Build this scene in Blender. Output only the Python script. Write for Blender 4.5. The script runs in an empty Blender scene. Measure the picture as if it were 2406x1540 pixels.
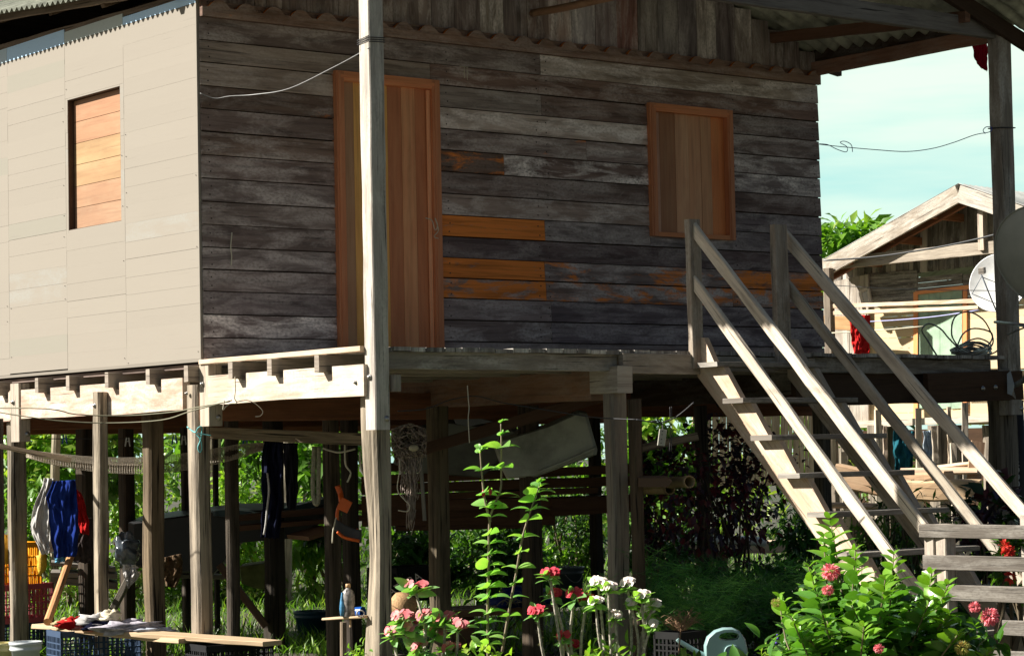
import bpy, math, random
import numpy as np
from mathutils import Vector, Matrix, noise
random.seed(7); rng = np.random.default_rng(7)
R_ = math.radians
SC = bpy.context.scene
COL = SC.collection
# ---------------------------------------------------------------- camera
TH, PIT, RHO = R_(51.9), R_(3.055), .0207
FPX, CX, CY = 5629., 1203., 770.            # focal length and centre in 2406-wide photo pixels
Hh = np.array([math.sin(TH), -math.cos(TH), 0.]); f0 = np.array([math.cos(TH), math.sin(TH), 0.])
FW = f0*math.cos(PIT)+np.array([0, 0, math.sin(PIT)]); UU = -f0*math.sin(PIT)+np.array([0, 0, math.cos(PIT)])
RR = Hh*math.cos(RHO)-UU*math.sin(RHO); UP = UU*math.cos(RHO)+Hh*math.sin(RHO)
CAM = np.array([-8.806, -14.807, 1.604])
def ray(x, y): return FW+RR*(x-CX)/FPX+UP*(CY-y)/FPX
def oy(x, y, Y): r = ray(x, y); return Vector(CAM+r*(Y-CAM[1])/r[1])
def ox(x, y, X): r = ray(x, y); return Vector(CAM+r*(X-CAM[0])/r[0])
def oz(x, y, Z): r = ray(x, y); return Vector(CAM+r*(Z-CAM[2])/r[2])
def at(x, y, D): return Vector(CAM+ray(x, y)*D)
def gx(x, D): p = at(x, 1071, D); return Vector((p.x, p.y, 0))      # ground point under a column of the view
cam = bpy.data.cameras.new('camera'); co = bpy.data.objects.new('camera', cam); COL.objects.link(co); SC.camera = co
cam.sensor_width = 36; cam.lens = FPX/2406*36; cam.clip_end = 3000
co.matrix_world = Matrix(((RR[0], UP[0], -FW[0], CAM[0]), (RR[1], UP[1], -FW[1], CAM[1]), (RR[2], UP[2], -FW[2], CAM[2]), (0, 0, 0, 1)))
# ---------------------------------------------------------------- light
SUN = Vector((1, -.75, -.87)).normalized()   # travel of the light
sl = bpy.data.lights.new('sun', 'SUN'); so = bpy.data.objects.new('sun', sl); COL.objects.link(so)
sl.energy = 5.0; sl.angle = R_(.5); sl.color = (1, .95, .86)
so.rotation_euler = SUN.to_track_quat('-Z', 'Y').to_euler()
elev = math.asin(-SUN.z); az = math.atan2(-SUN.x, -SUN.y)
W = bpy.data.worlds.new('World'); SC.world = W; W.use_nodes = True
nt = W.node_tree; nt.nodes.clear(); N = nt.nodes.new; L = nt.links.new
wo = N('ShaderNodeOutputWorld'); bg = N('ShaderNodeBackground'); sk = N('ShaderNodeTexSky')
sk.sky_type = 'NISHITA'; sk.sun_disc = False; sk.sun_elevation = elev; sk.sun_rotation = az; sk.air_density = 1.0; sk.dust_density = 1.2
tc = N('ShaderNodeTexCoord'); mp = N('ShaderNodeMapping'); mp.inputs['Scale'].default_value = (3.0, 3.0, 22); mp.inputs['Rotation'].default_value = (.05, .06, .4)
nz = N('ShaderNodeTexNoise'); nz.inputs['Scale'].default_value = 1.6; nz.inputs['Detail'].default_value = 5; nz.inputs['Roughness'].default_value = .55
rp = N('ShaderNodeValToRGB'); rp.color_ramp.elements[0].position = .34; rp.color_ramp.elements[1].position = .66
rp.color_ramp.elements[0].color = (11.2, 18.4, 17.2, 1); rp.color_ramp.elements[1].color = (18.0, 21.4, 18.4, 1)
# a bright veil of thin cloud stands in the sky opposite the sun, low over the far trees
dt = N('ShaderNodeVectorMath'); dt.operation = 'DOT_PRODUCT'; dt.inputs[1].default_value = (.66, .74, .12); mr = N('ShaderNodeMapRange'); mr.interpolation_type = 'SMOOTHSTEP'; mr.inputs[1].default_value = .72; mr.inputs[2].default_value = .93; mu = N('ShaderNodeMath'); mu.operation = 'MULTIPLY'; mu.inputs[1].default_value = .93
mx = N('ShaderNodeMix'); mx.data_type = 'RGBA'
tn = N('ShaderNodeMix'); tn.data_type = 'RGBA'; tn.blend_type = 'MULTIPLY'; tn.inputs['Factor'].default_value = 1; tn.inputs[7].default_value = (1.04, 1.0, .93, 1)
L(tc.outputs['Generated'], mp.inputs['Vector']); L(mp.outputs['Vector'], nz.inputs['Vector']); L(nz.outputs['Fac'], rp.inputs['Fac'])
L(sk.outputs['Color'], tn.inputs[6]); L(tn.outputs[2], mx.inputs[6]); 
L(tc.outputs['Generated'], dt.inputs[0]); L(dt.outputs['Value'], mr.inputs[0]); L(mr.outputs[0], mu.inputs[0]); L(mu.outputs[0], mx.inputs['Factor']); L(rp.outputs['Color'], mx.inputs[7]); L(mx.outputs[2], bg.inputs['Color']); L(bg.outputs[0], wo.inputs[0])
bg.inputs['Strength'].default_value = .024
SC.view_settings.view_transform = 'Standard'; SC.view_settings.look = 'None'; SC.view_settings.gamma = 1; SC.view_settings.use_curve_mapping = False
SC.view_settings.exposure = 1.12
# ---------------------------------------------------------------- helpers
def lin(c): return tuple(((v/255.)/12.92 if v/255. <= .04045 else ((v/255.+.055)/1.055)**2.4) for v in c)
class MB:
    """collects faces with metric uv, a tint and a stain colour; builds ONE mesh object"""
    def __init__(s): s.v = []; s.f = []; s.uv = []; s.c = []; s.s = []; s.m = []; s.t = (1, 1, 1); s.st = (0, 0, 0); s.mat = 0; s.sm = []; s.smooth = False
    def face(s, idx, uvs=None):
        s.f.append(idx)
        if uvs is None: uvs = [(0, 0)]*len(idx)
        s.uv += uvs; s.c.append(s.t); s.s.append(s.st); s.m.append(s.mat); s.sm.append(s.smooth)
    def poly(s, pts, uvs=None):
        n = len(s.v); s.v += [tuple(p) for p in pts]
        if uvs is None: uvs = [(p[0]+p[1]*.7, p[2]) for p in pts]
        s.face(list(range(n, n+len(pts))), uvs)
    def box(s, o, ax, ay, az):
        """o corner, ax the long edge (grain), ay, az the others"""
        o, ax, ay, az = Vector(o), Vector(ax), Vector(ay), Vector(az)
        if ax.cross(ay).dot(az) < 0: ay, az = az, ay
        n = len(s.v); lx, ly, lz = ax.length, ay.length, az.length
        for k in range(8): s.v.append(tuple(o+ax*(k & 1)+ay*((k >> 1) & 1)+az*((k >> 2) & 1)))
        U, V = random.random()*50, random.random()*50
        Q = [([0, 2, 3, 1], [(0, 0), (0, ly), (lx, ly), (lx, 0)]), ([4, 5, 7, 6], [(0, 0), (lx, 0), (lx, ly), (0, ly)]),
             ([0, 1, 5, 4], [(0, 0), (lx, 0), (lx, lz), (0, lz)]), ([2, 6, 7, 3], [(0, 0), (0, lz), (lx, lz), (lx, 0)]),
             ([0, 4, 6, 2], [(0, 0), (0, lz), (ly*.3, lz), (ly*.3, 0)]), ([1, 3, 7, 5], [(0, 0), (ly*.3, 0), (ly*.3, lz), (0, lz)])]
        for q, uv in Q: s.face([n+i for i in q], [(a+U, b+V) for a, b in uv])
    def beam(s, a, b, w, h, up=(0, 0, 1), jit=.002, seg=None, c=.004, taper=1.):
        """hewn bar from a to b, w across, h along up, chamfered and slightly uneven"""
        a, b = Vector(a), Vector(b); d = (b-a); Ln = d.length; d.normalize(); up = Vector(up)
        sd = d.cross(up).normalized(); up = sd.cross(d).normalized()
        seg = seg or max(1, int(Ln/.22)); n0 = len(s.v); U, V = random.random()*50, random.random()*50
        x, y = w/2, h/2; ring = [(-x+c, -y), (x-c, -y), (x, -y+c), (x, y-c), (x-c, y), (-x+c, y), (-x, y-c), (-x, -y+c)]
        per = [0]
        for k in range(8): p, q = ring[k], ring[(k+1) % 8]; per.append(per[-1]+math.hypot(p[0]-q[0], p[1]-q[1]))
        for i in range(seg+1):
            t = i/seg; k_ = 1+(taper-1)*t
            j = [(random.uniform(-jit, jit), random.uniform(-jit, jit)) for _ in range(4)]
            for k, (p, q) in enumerate(ring):
                jj = j[(k+1)//2 % 4]; s.v.append(tuple(a+d*(Ln*t)+sd*(p*k_+jj[0])+up*(q*k_+jj[1])))
        for i in range(seg):
            for k in range(8):
                A = n0+i*8+k; B = n0+i*8+(k+1) % 8; u0, u1 = Ln*i/seg, Ln*(i+1)/seg
                s.face([A, B, B+8, A+8], [(u0+U, per[k]+V), (u0+U, per[k+1]+V), (u1+U, per[k+1]+V), (u1+U, per[k]+V)])
        for e, o in ((n0, 1), (n0+seg*8, 0)):
            idx = [e+k for k in range(8)]; uv = [(U+ring[k][0]*.3, V+ring[k][1]) for k in range(8)]
            if o: idx = idx[::-1]; uv = uv[::-1]
            s.face(idx, uv)
    def log(s, a, b, r, sq=.5, n=16, amp=.1, seg=None, seed=None, r2=None, rx=1., ry=1., rot=0.):
        """rough hewn post: squarish section with knots and hollows"""
        a, b = Vector(a), Vector(b); d = (b-a); Ln = d.length; d.normalize()
        x = d.orthogonal().normalized() if abs(d.z) < .9 else Vector((1, 0, 0)); x = (x-d*x.dot(d)).normalized(); y = d.cross(x)
        seg = seg or max(4, int(Ln/.09)); n0 = len(s.v); sd = random.random()*100 if seed is None else seed; r2 = r2 or r
        for i in range(seg+1):
            t = i/seg; rr = r+(r2-r)*t; off = noise.noise(Vector((sd, t*Ln*.9, 3)))*rr*amp*2.2
            off2 = noise.noise(Vector((sd+9, t*Ln*.9, 3)))*rr*amp*2.2
            for k in range(n):
                g = 2*math.pi*k/n+rot; cc, ss = math.cos(g-rot), math.sin(g-rot)
                q = (abs(cc)**(2/(1-sq*.86+.0001)/1)+abs(ss)**(2/(1-sq*.86+.0001)))**(-(1-sq*.86)/2)
                q *= 1+amp*(noise.noise(Vector((cc*1.3+sd, ss*1.3, t*Ln*1.1)))*1.2+.35*noise.noise(Vector((cc*4+sd, ss*4, t*Ln*2.5)))+.25*noise.noise(Vector((cc*9, ss*9+sd, t*Ln*.7))))
                px, py = cc*q*rx, ss*q*ry
                p2 = (px*math.cos(rot)-py*math.sin(rot), px*math.sin(rot)+py*math.cos(rot))
                s.v.append(tuple(a+d*(Ln*t)+x*(p2[0]*rr+off)+y*(p2[1]*rr+off2)))
        pl = 2*math.pi*r/n; U, V = random.random()*50, random.random()*50
        for i in range(seg):
            for k in range(n):
                A = n0+i*n+k; B = n0+i*n+(k+1) % n; u0, u1 = Ln*i/seg, Ln*(i+1)/seg
                s.face([A, B, B+n, A+n], [(u0+U, pl*k+V), (u0+U, pl*(k+1)+V), (u1+U, pl*(k+1)+V), (u1+U, pl*k+V)])
        s.face([n0+k for k in range(n)][::-1], [(U, V)]*n); s.face([n0+seg*n+k for k in range(n)], [(U, V)]*n)
    def tube(s, pts, r, n=6, sm=True, sub=4, r2=None):
        P = [Vector(p) for p in pts]
        if sm and len(P) > 2:
            Q = []
            for i in range(len(P)-1):
                p0, p1, p2, p3 = P[max(i-1, 0)], P[i], P[i+1], P[min(i+2, len(P)-1)]
                for j in range(sub):
                    t = j/sub; Q.append(.5*((2*p1)+(p2-p0)*t+(2*p0-5*p1+4*p2-p3)*t*t+(3*p1-p0-3*p2+p3)*t**3))
            Q.append(P[-1]); P = Q
        n0 = len(s.v); up = Vector((.13, .21, .97)); u = 0; us = []; old = s.smooth; s.smooth = True
        for i, p in enumerate(P):
            d = (P[min(i+1, len(P)-1)]-P[max(i-1, 0)]).normalized(); a = d.cross(up)
            if a.length < .1: a = d.cross(Vector((1, 0, 0)))
            a.normalize(); b = a.cross(d); rr = r if r2 is None else r+(r2-r)*i/(len(P)-1)
            if i: u += (p-P[i-1]).length
            us.append(u)
            for k in range(n): g = 2*math.pi*k/n; s.v.append(tuple(p+a*rr*math.cos(g)+b*rr*math.sin(g)))
        for i in range(len(P)-1):
            for k in range(n):
                A = n0+i*n+k; B = n0+i*n+(k+1) % n
                s.face([A, B, B+n, A+n], [(us[i], k*.02), (us[i], k*.02+.02), (us[i+1], k*.02+.02), (us[i+1], k*.02)])
        s.face([n0+k for k in range(n)][::-1]); s.face([n0+(len(P)-1)*n+k for k in range(n)]); s.smooth = old
    def lathe(s, c, prof, n=20, ax=(0, 0, 1), x=None, capb=True, capt=False):
        """prof: list of (radius, height)"""
        c = Vector(c); ax = Vector(ax).normalized(); X = Vector(x).normalized() if x else ax.orthogonal().normalized(); Y = ax.cross(X); n0 = len(s.v)
        old = s.smooth; s.smooth = True
        for r, h in prof:
            for k in range(n): g = 2*math.pi*k/n; s.v.append(tuple(c+ax*h+X*r*math.cos(g)+Y*r*math.sin(g)))
        for i in range(len(prof)-1):
            for k in range(n):
                A = n0+i*n+k; B = n0+i*n+(k+1) % n
                s.face([A, B, B+n, A+n], [(prof[i][1], k/n), (prof[i][1], (k+1)/n), (prof[i+1][1], (k+1)/n), (prof[i+1][1], k/n)])
        s.smooth = old
        if capb: s.face([n0+k for k in range(n)][::-1])
        if capt: s.face([n0+(len(prof)-1)*n+k for k in range(n)])
    def ball(s, c, r, n=10, m=7, sc=(1, 1, 1), amp=0):
        n0 = len(s.v); old = s.smooth; s.smooth = True; c = Vector(c); sd = random.random()*9
        for i in range(m+1):
            for k in range(n):
                a, b = math.pi*i/m, 2*math.pi*k/n; p = Vector((math.sin(a)*math.cos(b), math.sin(a)*math.sin(b), math.cos(a)))
                q = r*(1+amp*noise.noise(p*2.2+Vector((sd, 0, 0)))); s.v.append((c.x+p.x*q*sc[0], c.y+p.y*q*sc[1], c.z+p.z*q*sc[2]))
        for i in range(m):
            for k in range(n):
                A = n0+i*n+k; B = n0+i*n+(k+1) % n; s.face([A, A+n, B+n, B], [(0, 0)]*4)
        s.smooth = old
    def grid(s, fn, nu, nv, th=0):
        """fn(u,v)->point ; u,v in 0..1"""
        n0 = len(s.v); old = s.smooth; s.smooth = True
        for i in range(nu+1):
            for j in range(nv+1): s.v.append(tuple(fn(i/nu, j/nv)))
        for i in range(nu):
            for j in range(nv):
                A = n0+i*(nv+1)+j; s.face([A, A+nv+1, A+nv+2, A+1], [(i/nu, j/nv), ((i+1)/nu, j/nv), ((i+1)/nu, (j+1)/nv), (i/nu, (j+1)/nv)])
        s.smooth = old
    def build(s, name, mats, parent=None, solid=0):
        me = bpy.data.meshes.new(name); me.from_pydata(s.v, [], s.f)
        if not isinstance(mats, (list, tuple)): mats = [mats]
        for m in mats: me.materials.append(m)
        nl = len(me.loops); uvl = me.uv_layers.new(name='uv'); uvl.data.foreach_set('uv', np.array(s.uv, dtype=np.float32).ravel()[:nl*2])
        cnt = np.array([len(f) for f in s.f])
        for nm, src in (('tint', s.c), ('stain', s.s)):
            at_ = me.attributes.new(nm, 'FLOAT_COLOR', 'CORNER'); arr = np.ones((len(src), 4), np.float32); arr[:, :3] = np.array(src, np.float32)
            at_.data.foreach_set('color', np.repeat(arr, cnt, axis=0).ravel())
        me.polygons.foreach_set('material_index', np.array(s.m, np.int32)); me.polygons.foreach_set('use_smooth', np.array(s.sm, bool)); me.update()
        o = bpy.data.objects.new(name, me); COL.objects.link(o)
        if parent: o.parent = parent; o.matrix_parent_inverse = Matrix.Translation(-parent.location) if parent.type == 'EMPTY' else parent.matrix_parent_inverse
        if solid: md = o.modifiers.new('thick', 'SOLIDIFY'); md.thickness = solid; md.offset = 0
        return o
def tag(o, label=None, cat=None, group=None, kind=None):
    for k, v in (('label', label), ('category', cat), ('group', group), ('kind', kind)):
        if v: o[k] = v
    return o
def empty(name, loc, label, cat, group=None):
    o = bpy.data.objects.new(name, None); COL.objects.link(o); o.location = loc; o.empty_display_size = .1; bpy.context.view_layer.update(); return tag(o, label, cat, group)
# ---------------------------------------------------------------- materials
def newmat(name):
    m = bpy.data.materials.new(name); m.use_nodes = True; t = m.node_tree; b = t.nodes['Principled BSDF']; return m, t, b
def _mix(t, a, b, f, mode='MIX'):
    n = t.nodes.new('ShaderNodeMix'); n.data_type = 'RGBA'; n.blend_type = mode
    for sock, val in ((n.inputs['Factor'], f), (n.inputs[6], a), (n.inputs[7], b)):
        if hasattr(val, 'is_linked') or hasattr(val, 'links'): t.links.new(val, sock)
        elif isinstance(val, (int, float)): sock.default_value = val
        else: sock.default_value = (*val, 1)
    return n.outputs[2]
def _noise(t, vec, scale, det=4, rough=.6, dist=0.):
    m = t.nodes.new('ShaderNodeMapping'); t.links.new(vec, m.inputs[0]); m.inputs['Scale'].default_value = scale
    n = t.nodes.new('ShaderNodeTexNoise'); n.inputs['Scale'].default_value = 1; n.inputs['Detail'].default_value = det; n.inputs['Roughness'].default_value = rough; n.inputs['Distortion'].default_value = dist
    t.links.new(m.outputs[0], n.inputs['Vector']); return n.outputs['Fac']
def _ramp(t, fac, a, b, lo=0., hi=1.):
    n = t.nodes.new('ShaderNodeMapRange'); t.links.new(fac, n.inputs[0]); n.inputs[1].default_value = a; n.inputs[2].default_value = b; n.inputs[3].default_value = lo; n.inputs[4].default_value = hi; return n.outputs[0]
def _math(t, op, a, b):
    n = t.nodes.new('ShaderNodeMath'); n.operation = op
    for k, v in ((0, a), (1, b)):
        if isinstance(v, (int, float)): n.inputs[k].default_value = v
        else: t.links.new(v, n.inputs[k])
    return n.outputs[0]
def wood(name, base, dark, light, rough=.85, grain=.7, streak=.6, bump=.5, orange=(.86, .265, .055), bloom=(.42, .42, .40), gs=1., fibre=.5, cracks=.25, ck=(.69, .74), gr=(.46, .72)):
    m, t, b = newmat(name); uv = t.nodes.new('ShaderNodeUVMap'); uv.uv_map = 'uv'; uv = uv.outputs[0]
    ti = t.nodes.new('ShaderNodeAttribute'); ti.attribute_name = 'tint'; stn = t.nodes.new('ShaderNodeAttribute'); stn.attribute_name = 'stain'
    sp = t.nodes.new('ShaderNodeSeparateColor'); t.links.new(stn.outputs['Color'], sp.inputs[0])
    g1 = _noise(t, uv, (1.1*gs, 26*gs, 1), 6, .65, .6); g2 = _noise(t, uv, (2.5, 9, 1), 6, .62, .4); g3 = _noise(t, uv, (9*gs, 210*gs, 1), 3, .7)
    big = _noise(t, uv, (.9, 3.2, 1), 3, .5)
    c = _mix(t, base, dark, _ramp(t, g1, gr[0], gr[1], 0, grain)); c = _mix(t, c, light, _ramp(t, g2, .45, .85, 0, streak))
    c = _mix(t, c, dark, _ramp(t, big, .45, .85, 0, .5))
    c = _mix(t, c, (.5, .5, .5), _ramp(t, g3, .3, .75, fibre, 0), 'MULTIPLY')
    crk = _noise(t, uv, (1.6, 60, 1), 2, .5); c = _mix(t, c, (.02, .017, .015), _ramp(t, crk, ck[0], ck[1], 0, cracks))
    c = _mix(t, c, ti.outputs['Color'], 1., 'MULTIPLY')
    bl = _noise(t, uv, (2.0, 8, 1), 7, .68, .5); spk = _noise(t, uv, (38, 60, 1), 2, .5)
    blm = _math(t, 'MULTIPLY', sp.outputs[0], _math(t, 'MULTIPLY', _ramp(t, bl, .44, .62), _ramp(t, spk, .3, .55, .35, 1)))
    c = _mix(t, c, bloom, blm)
    og = _noise(t, uv, (2.6, 9, 1), 7, .7, .4); thr = _math(t, 'SUBTRACT', .95, sp.outputs[1])
    ogm = t.nodes.new('ShaderNodeMapRange'); t.links.new(_math(t, 'SUBTRACT', og, _math(t, 'MULTIPLY', thr, .78)), ogm.inputs[0]); ogm.inputs[1].default_value = 0; ogm.inputs[2].default_value = .10
    gate = _math(t, 'GREATER_THAN', sp.outputs[1], .01)
    c = _mix(t, c, _mix(t, orange, tuple(v*.45 for v in orange), _ramp(t, g1, .45, .75)), _math(t, 'MULTIPLY', ogm.outputs[0], gate))
    t.links.new(c, b.inputs['Base Color']); b.inputs['Roughness'].default_value = rough; b.inputs['Specular IOR Level'].default_value = .25
    bp = t.nodes.new('ShaderNodeBump'); bp.inputs['Strength'].default_value = bump; bp.inputs['Distance'].default_value = .004
    h = _math(t, 'ADD', g1, _math(t, 'MULTIPLY', g3, .6)); h = _math(t, 'SUBTRACT', h, _math(t, 'MULTIPLY', _ramp(t, crk, .67, .74), 1.5))
    t.links.new(h, bp.inputs['Height']); t.links.new(bp.outputs[0], b.inputs['Normal']); return m
def plain(name, col, rough=.5, metal=0., var=.15, sc=6., spec=.5, tint=False, trans=0., bump=0.):
    m, t, b = newmat(name); tcn = t.nodes.new('ShaderNodeTexCoord').outputs['Object']; n = _noise(t, tcn, (sc,)*3, 5, .6)
    c = _mix(t, col, tuple(v*(1-var*2) for v in col), _ramp(t, n, .4, .75))
    if tint: a = t.nodes.new('ShaderNodeAttribute'); a.attribute_name = 'tint'; c = _mix(t, c, a.outputs['Color'], 1., 'MULTIPLY')
    t.links.new(c, b.inputs['Base Color']); b.inputs['Roughness'].default_value = rough; b.inputs['Metallic'].default_value = metal; b.inputs['Specular IOR Level'].default_value = spec
    if bump: bp = t.nodes.new('ShaderNodeBump'); bp.inputs['Strength'].default_value = bump; bp.inputs['Distance'].default_value = .01; t.links.new(n, bp.inputs['Height']); t.links.new(bp.outputs[0], b.inputs['Normal'])
    if trans:
        tr = t.nodes.new('ShaderNodeBsdfTranslucent'); t.links.new(c, tr.inputs[0]); ms = t.nodes.new('ShaderNodeMixShader'); ms.inputs[0].default_value = trans
        t.links.new(b.outputs[0], ms.inputs[1]); t.links.new(tr.outputs[0], ms.inputs[2]); t.links.new(ms.outputs[0], t.nodes['Material Output'].inputs[0])
    return m
WALL = wood('wall_wood', (.285, .228, .205), (.095, .073, .065), (.53, .45, .41), bloom=(1., .90, .85), bump=.45, streak=.5, grain=.75, gr=(.44, .66), cracks=.6, ck=(.64, .70))
PALE = wood('pale_painted_board', (.292, .262, .221), (.284, .255, .215), (.300, .270, .229), grain=.5, streak=.5, bump=.10, bloom=(.33, .36, .35), fibre=.05, cracks=.08)
GREY = wood('weathered_grey_wood', (.50, .45, .39), (.25, .215, .19), (.68, .63, .56), bloom=(.8, .76, .68), streak=.8, cracks=.75, grain=.85, gr=(.47, .66), ck=(.62, .68), bump=.9)
BEAM = wood('raw_beam_wood', (.66, .52, .40), (.42, .30, .22), (.85, .78, .66), bloom=(.9, .86, .76), grain=.8, gr=(.48, .68), streak=.9, cracks=.6, ck=(.64, .7))
POST = wood('hewn_post_wood', (.40, .35, .285), (.09, .078, .066), (.56, .50, .42), streak=.8, cracks=.95, gs=.8, bump=1.3, grain=.9, gr=(.43, .64), ck=(.60, .66), bloom=(.6, .55, .48))
DARK = wood('dark_beam_wood', (.14, .09, .06), (.05, .034, .024), (.22, .155, .115), streak=.6)
NEWW = wood('new_varnished_wood', (.66, .27, .125), (.36, .13, .06), (.78, .40, .20), rough=.55, bump=.15, streak=.6, grain=.6, fibre=.15, cracks=.1, bloom=(.5, .42, .3))
BOARD = wood('bench_board_wood', (.60, .47, .33), (.42, .31, .2), (.72, .60, .45), grain=.4, cracks=.3)
METAL = plain('bolt_steel', (.5, .48, .45), .4, .9, .2, 60)
# ---------------------------------------------------------------- the stilt house
HX, HY, ZD, ZT = 6.27, 6.4, 2.325, 4.93
house = empty('stilt_house', (3.1, 2.0, 0), 'large grey plank house on wooden stilts with a verandah and orange wooden door', 'house')
def T(r, g, b): return (r/67., g/62., b/57.)
rows = [4.93, 4.805, 4.637, 4.477, 4.307, 4.14, 3.976, 3.808, 3.639, 3.472, 3.306, 3.142, 2.984, 2.827, 2.66, 2.494, 2.33]
# per row: list of (x0,x1,tint rgb (display-ish), stain (bloom, orange))
DOOR = (1.145, 2.105); WIN = (4.265, 5.195)
A, B_, C_, D_, E_ = 0., 2.07, 3.139, 4.254, 5.178
lay = [
 [(A, HX, (78, 58, 44), (.15, .15))],
 [(A, 3.139, (60, 54, 50), (.45, 0)), (3.139, HX, (120, 114, 98), (.9, 0))],
 [(A, 2.046, (92, 86, 74), (.2, 0)), (2.046, HX, (66, 50, 42), (.5, .05))],
 [(A, DOOR[0], (104, 97, 84), (.35, 0)), (DOOR[1], 3.139, (88, 86, 80), (.35, 0)), (3.139, WIN[0], (62, 50, 44), (.3, 0)), (WIN[1], HX, (58, 50, 46), (.4, .1))],
 [(A, DOOR[0], (42, 34, 28), (.25, .16)), (DOOR[1], WIN[0], (150, 143, 130), (1., 0)), (WIN[1], HX, (68, 60, 56), (.6, 0))],
 [(A, DOOR[0], (58, 50, 46), (.4, 0)), (DOOR[1], 3.6, (72, 64, 60), (.55, .12)), (3.6, WIN[0], (84, 76, 72), (.7, 0)), (WIN[1], HX, (72, 68, 66), (.8, 0))],
 [(A, DOOR[0], (62, 52, 44), (.5, 0)), (DOOR[1], 2.75, (48, 36, 28), (.1, .36)), (2.75, WIN[0], (58, 48, 44), (1., 0)), (WIN[1], HX, (66, 64, 66), (.9, 0))],
 [(A, DOOR[0], (66, 58, 54), (.5, 0)), (DOOR[1], WIN[0], (54, 46, 42), (.35, .0)), (WIN[1], HX, (48, 40, 38), (.35, .08))],
 [(A, DOOR[0], (60, 56, 54), (.6, 0)), (DOOR[1], WIN[0], (100, 90, 80), (.7, 0)), (WIN[1], HX, (48, 46, 50), (.4, 0))],
 [(A, DOOR[0], (64, 60, 56), (.4, 0)), (DOOR[1], 3.15, (74, 56, 44), (.4, .52)), (3.15, WIN[0], (60, 58, 58), (.45, 0)), (WIN[1], HX, (44, 42, 46), (.3, 0))],
 [(A, DOOR[0], (44, 40, 38), (.45, 0)), (DOOR[1], HX, (38, 32, 33), (.25, 0))],
 [(A, DOOR[0], (60, 58, 57), (.5, 0)), (DOOR[1], 3.14, (90, 64, 46), (.4, .60)), (3.14, 5.18, (66, 60, 58), (.6, .28)), (5.18, HX, (80, 48, 34), (.3, .40))],
 [(A, DOOR[0], (56, 53, 52), (.4, 0)), (DOOR[1], 3.15, (88, 70, 58), (.5, .40)), (3.15, 5.18, (72, 60, 54), (.6, .33)), (5.18, HX, (66, 54, 46), (.5, .34))],
 [(A, DOOR[0], (50, 48, 50), (.3, 0)), (DOOR[1], 3.2, (78, 72, 72), (.4, 0)), (3.2, HX, (50, 46, 50), (.35, 0))],
 [(A, DOOR[0], (64, 60, 60), (1., 0)), (DOOR[1], 3.2, (60, 54, 52), (.6, 0)), (3.2, HX, (52, 48, 52), (.4, 0))],
 [(A, DOOR[0], (60, 57, 57), (.7, 0)), (DOOR[1], HX, (74, 68, 66), (.3, 0))],
]
m = MB()
for k, segs in enumerate(lay):
    zt, zb = rows[k], rows[k+1]
    for x0, x1, tc_, stn_ in segs:
        cuts = [(x0, x1)]
        if k in (4, 5, 6, 7, 8, 9) or k == 3:
            if x0 < WIN[0]-.01 and x1 > WIN[1]+.01: cuts = [(x0, WIN[0]), (WIN[1], x1)]
        if k <= 2 or k >= 10: cuts = [(x0, x1)]
        if k in (1, 2): pass
        for a_, b_ in cuts:
            if k >= 3 and a_ < DOOR[0] and b_ > DOOR[1]: cc = [(a_, DOOR[0]), (DOOR[1], b_)]
            else: cc = [(a_, b_)]
            for p, q in cc:
                m.t = T(*tc_); m.st = (stn_[0]*(.75 if stn_[0] < .8 else 1), stn_[1], 0); tilt = .010; j = random.uniform(-.0015, .0015); g = .004+random.random()*.002
                o0 = Vector((p+.0015, 0, zb+j)); n = len(m.v)
                # lapped board: bottom edge stands proud
                L_ = q-p-.003; h = zt-zb-g+.012
                m.t = (m.t[0]*1.04, m.t[1], m.t[2]*.97); m.box(o0+Vector((0, -tilt-.004, .0035+random.uniform(0, .002))), (L_, 0, 0), (0, tilt*.7, h-.0155), (0, .02, 0))
m.t = T(60, 58, 58); m.st = (.4, 0, 0); m.box((WIN[0], -.014, 3.31), (WIN[1]-WIN[0], 0, 0), (0, .02, 0), (0, 0, .08))
m.t = (.25, .25, .25); m.st = (0, 0, 0)
for k in range(16):
    for x in (.07, 2.2, 3.09, 3.19, 5.24, 6.2):
        if k < 1 and x > 1: continue
        for dz in (.04, .11):
            z = rows[k+1]+dz; y = -.0145+.06*dz
            m.lathe((x+random.uniform(-.01, .01), y, z+random.uniform(-.01, .01)), [(.0058, 0), (.0058, .003)], 6, (0, -1, 0), capt=True)
m.build('front_wall', WALL, house)
# gable of upright boards
m = MB(); m.t = (.3, .3, .3); m.box((.01, .0105, 2.33), (DOOR[0]-.01, 0, 0), (0, 0, 2.6), (0, .01, 0)); m.box((DOOR[1], .0105, 2.33), (WIN[0]-DOOR[1], 0, 0), (0, 0, 2.6), (0, .01, 0)); m.box((WIN[1], .0105, 2.33), (HX-.01-WIN[1], 0, 0), (0, 0, 2.6), (0, .01, 0)); m.box((WIN[0], .0105, 2.33), (WIN[1]-WIN[0], 0, 0), (0, 0, 1.05), (0, .01, 0)); m.build('wall_backing', DARK, house)
m = MB(); x = -.0; rx = [0, .24, .48, .72, .98, 1.22, 1.47, 1.717, 1.958, 2.08, 2.306, 2.557, 2.79, 3.027, 3.246, 3.49, 3.738, 3.968, 4.2, 4.42, 4.65, 4.86, 5.08, 5.30, 5.5, 5.7, 5.88, 6.07, 6.265]
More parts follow.
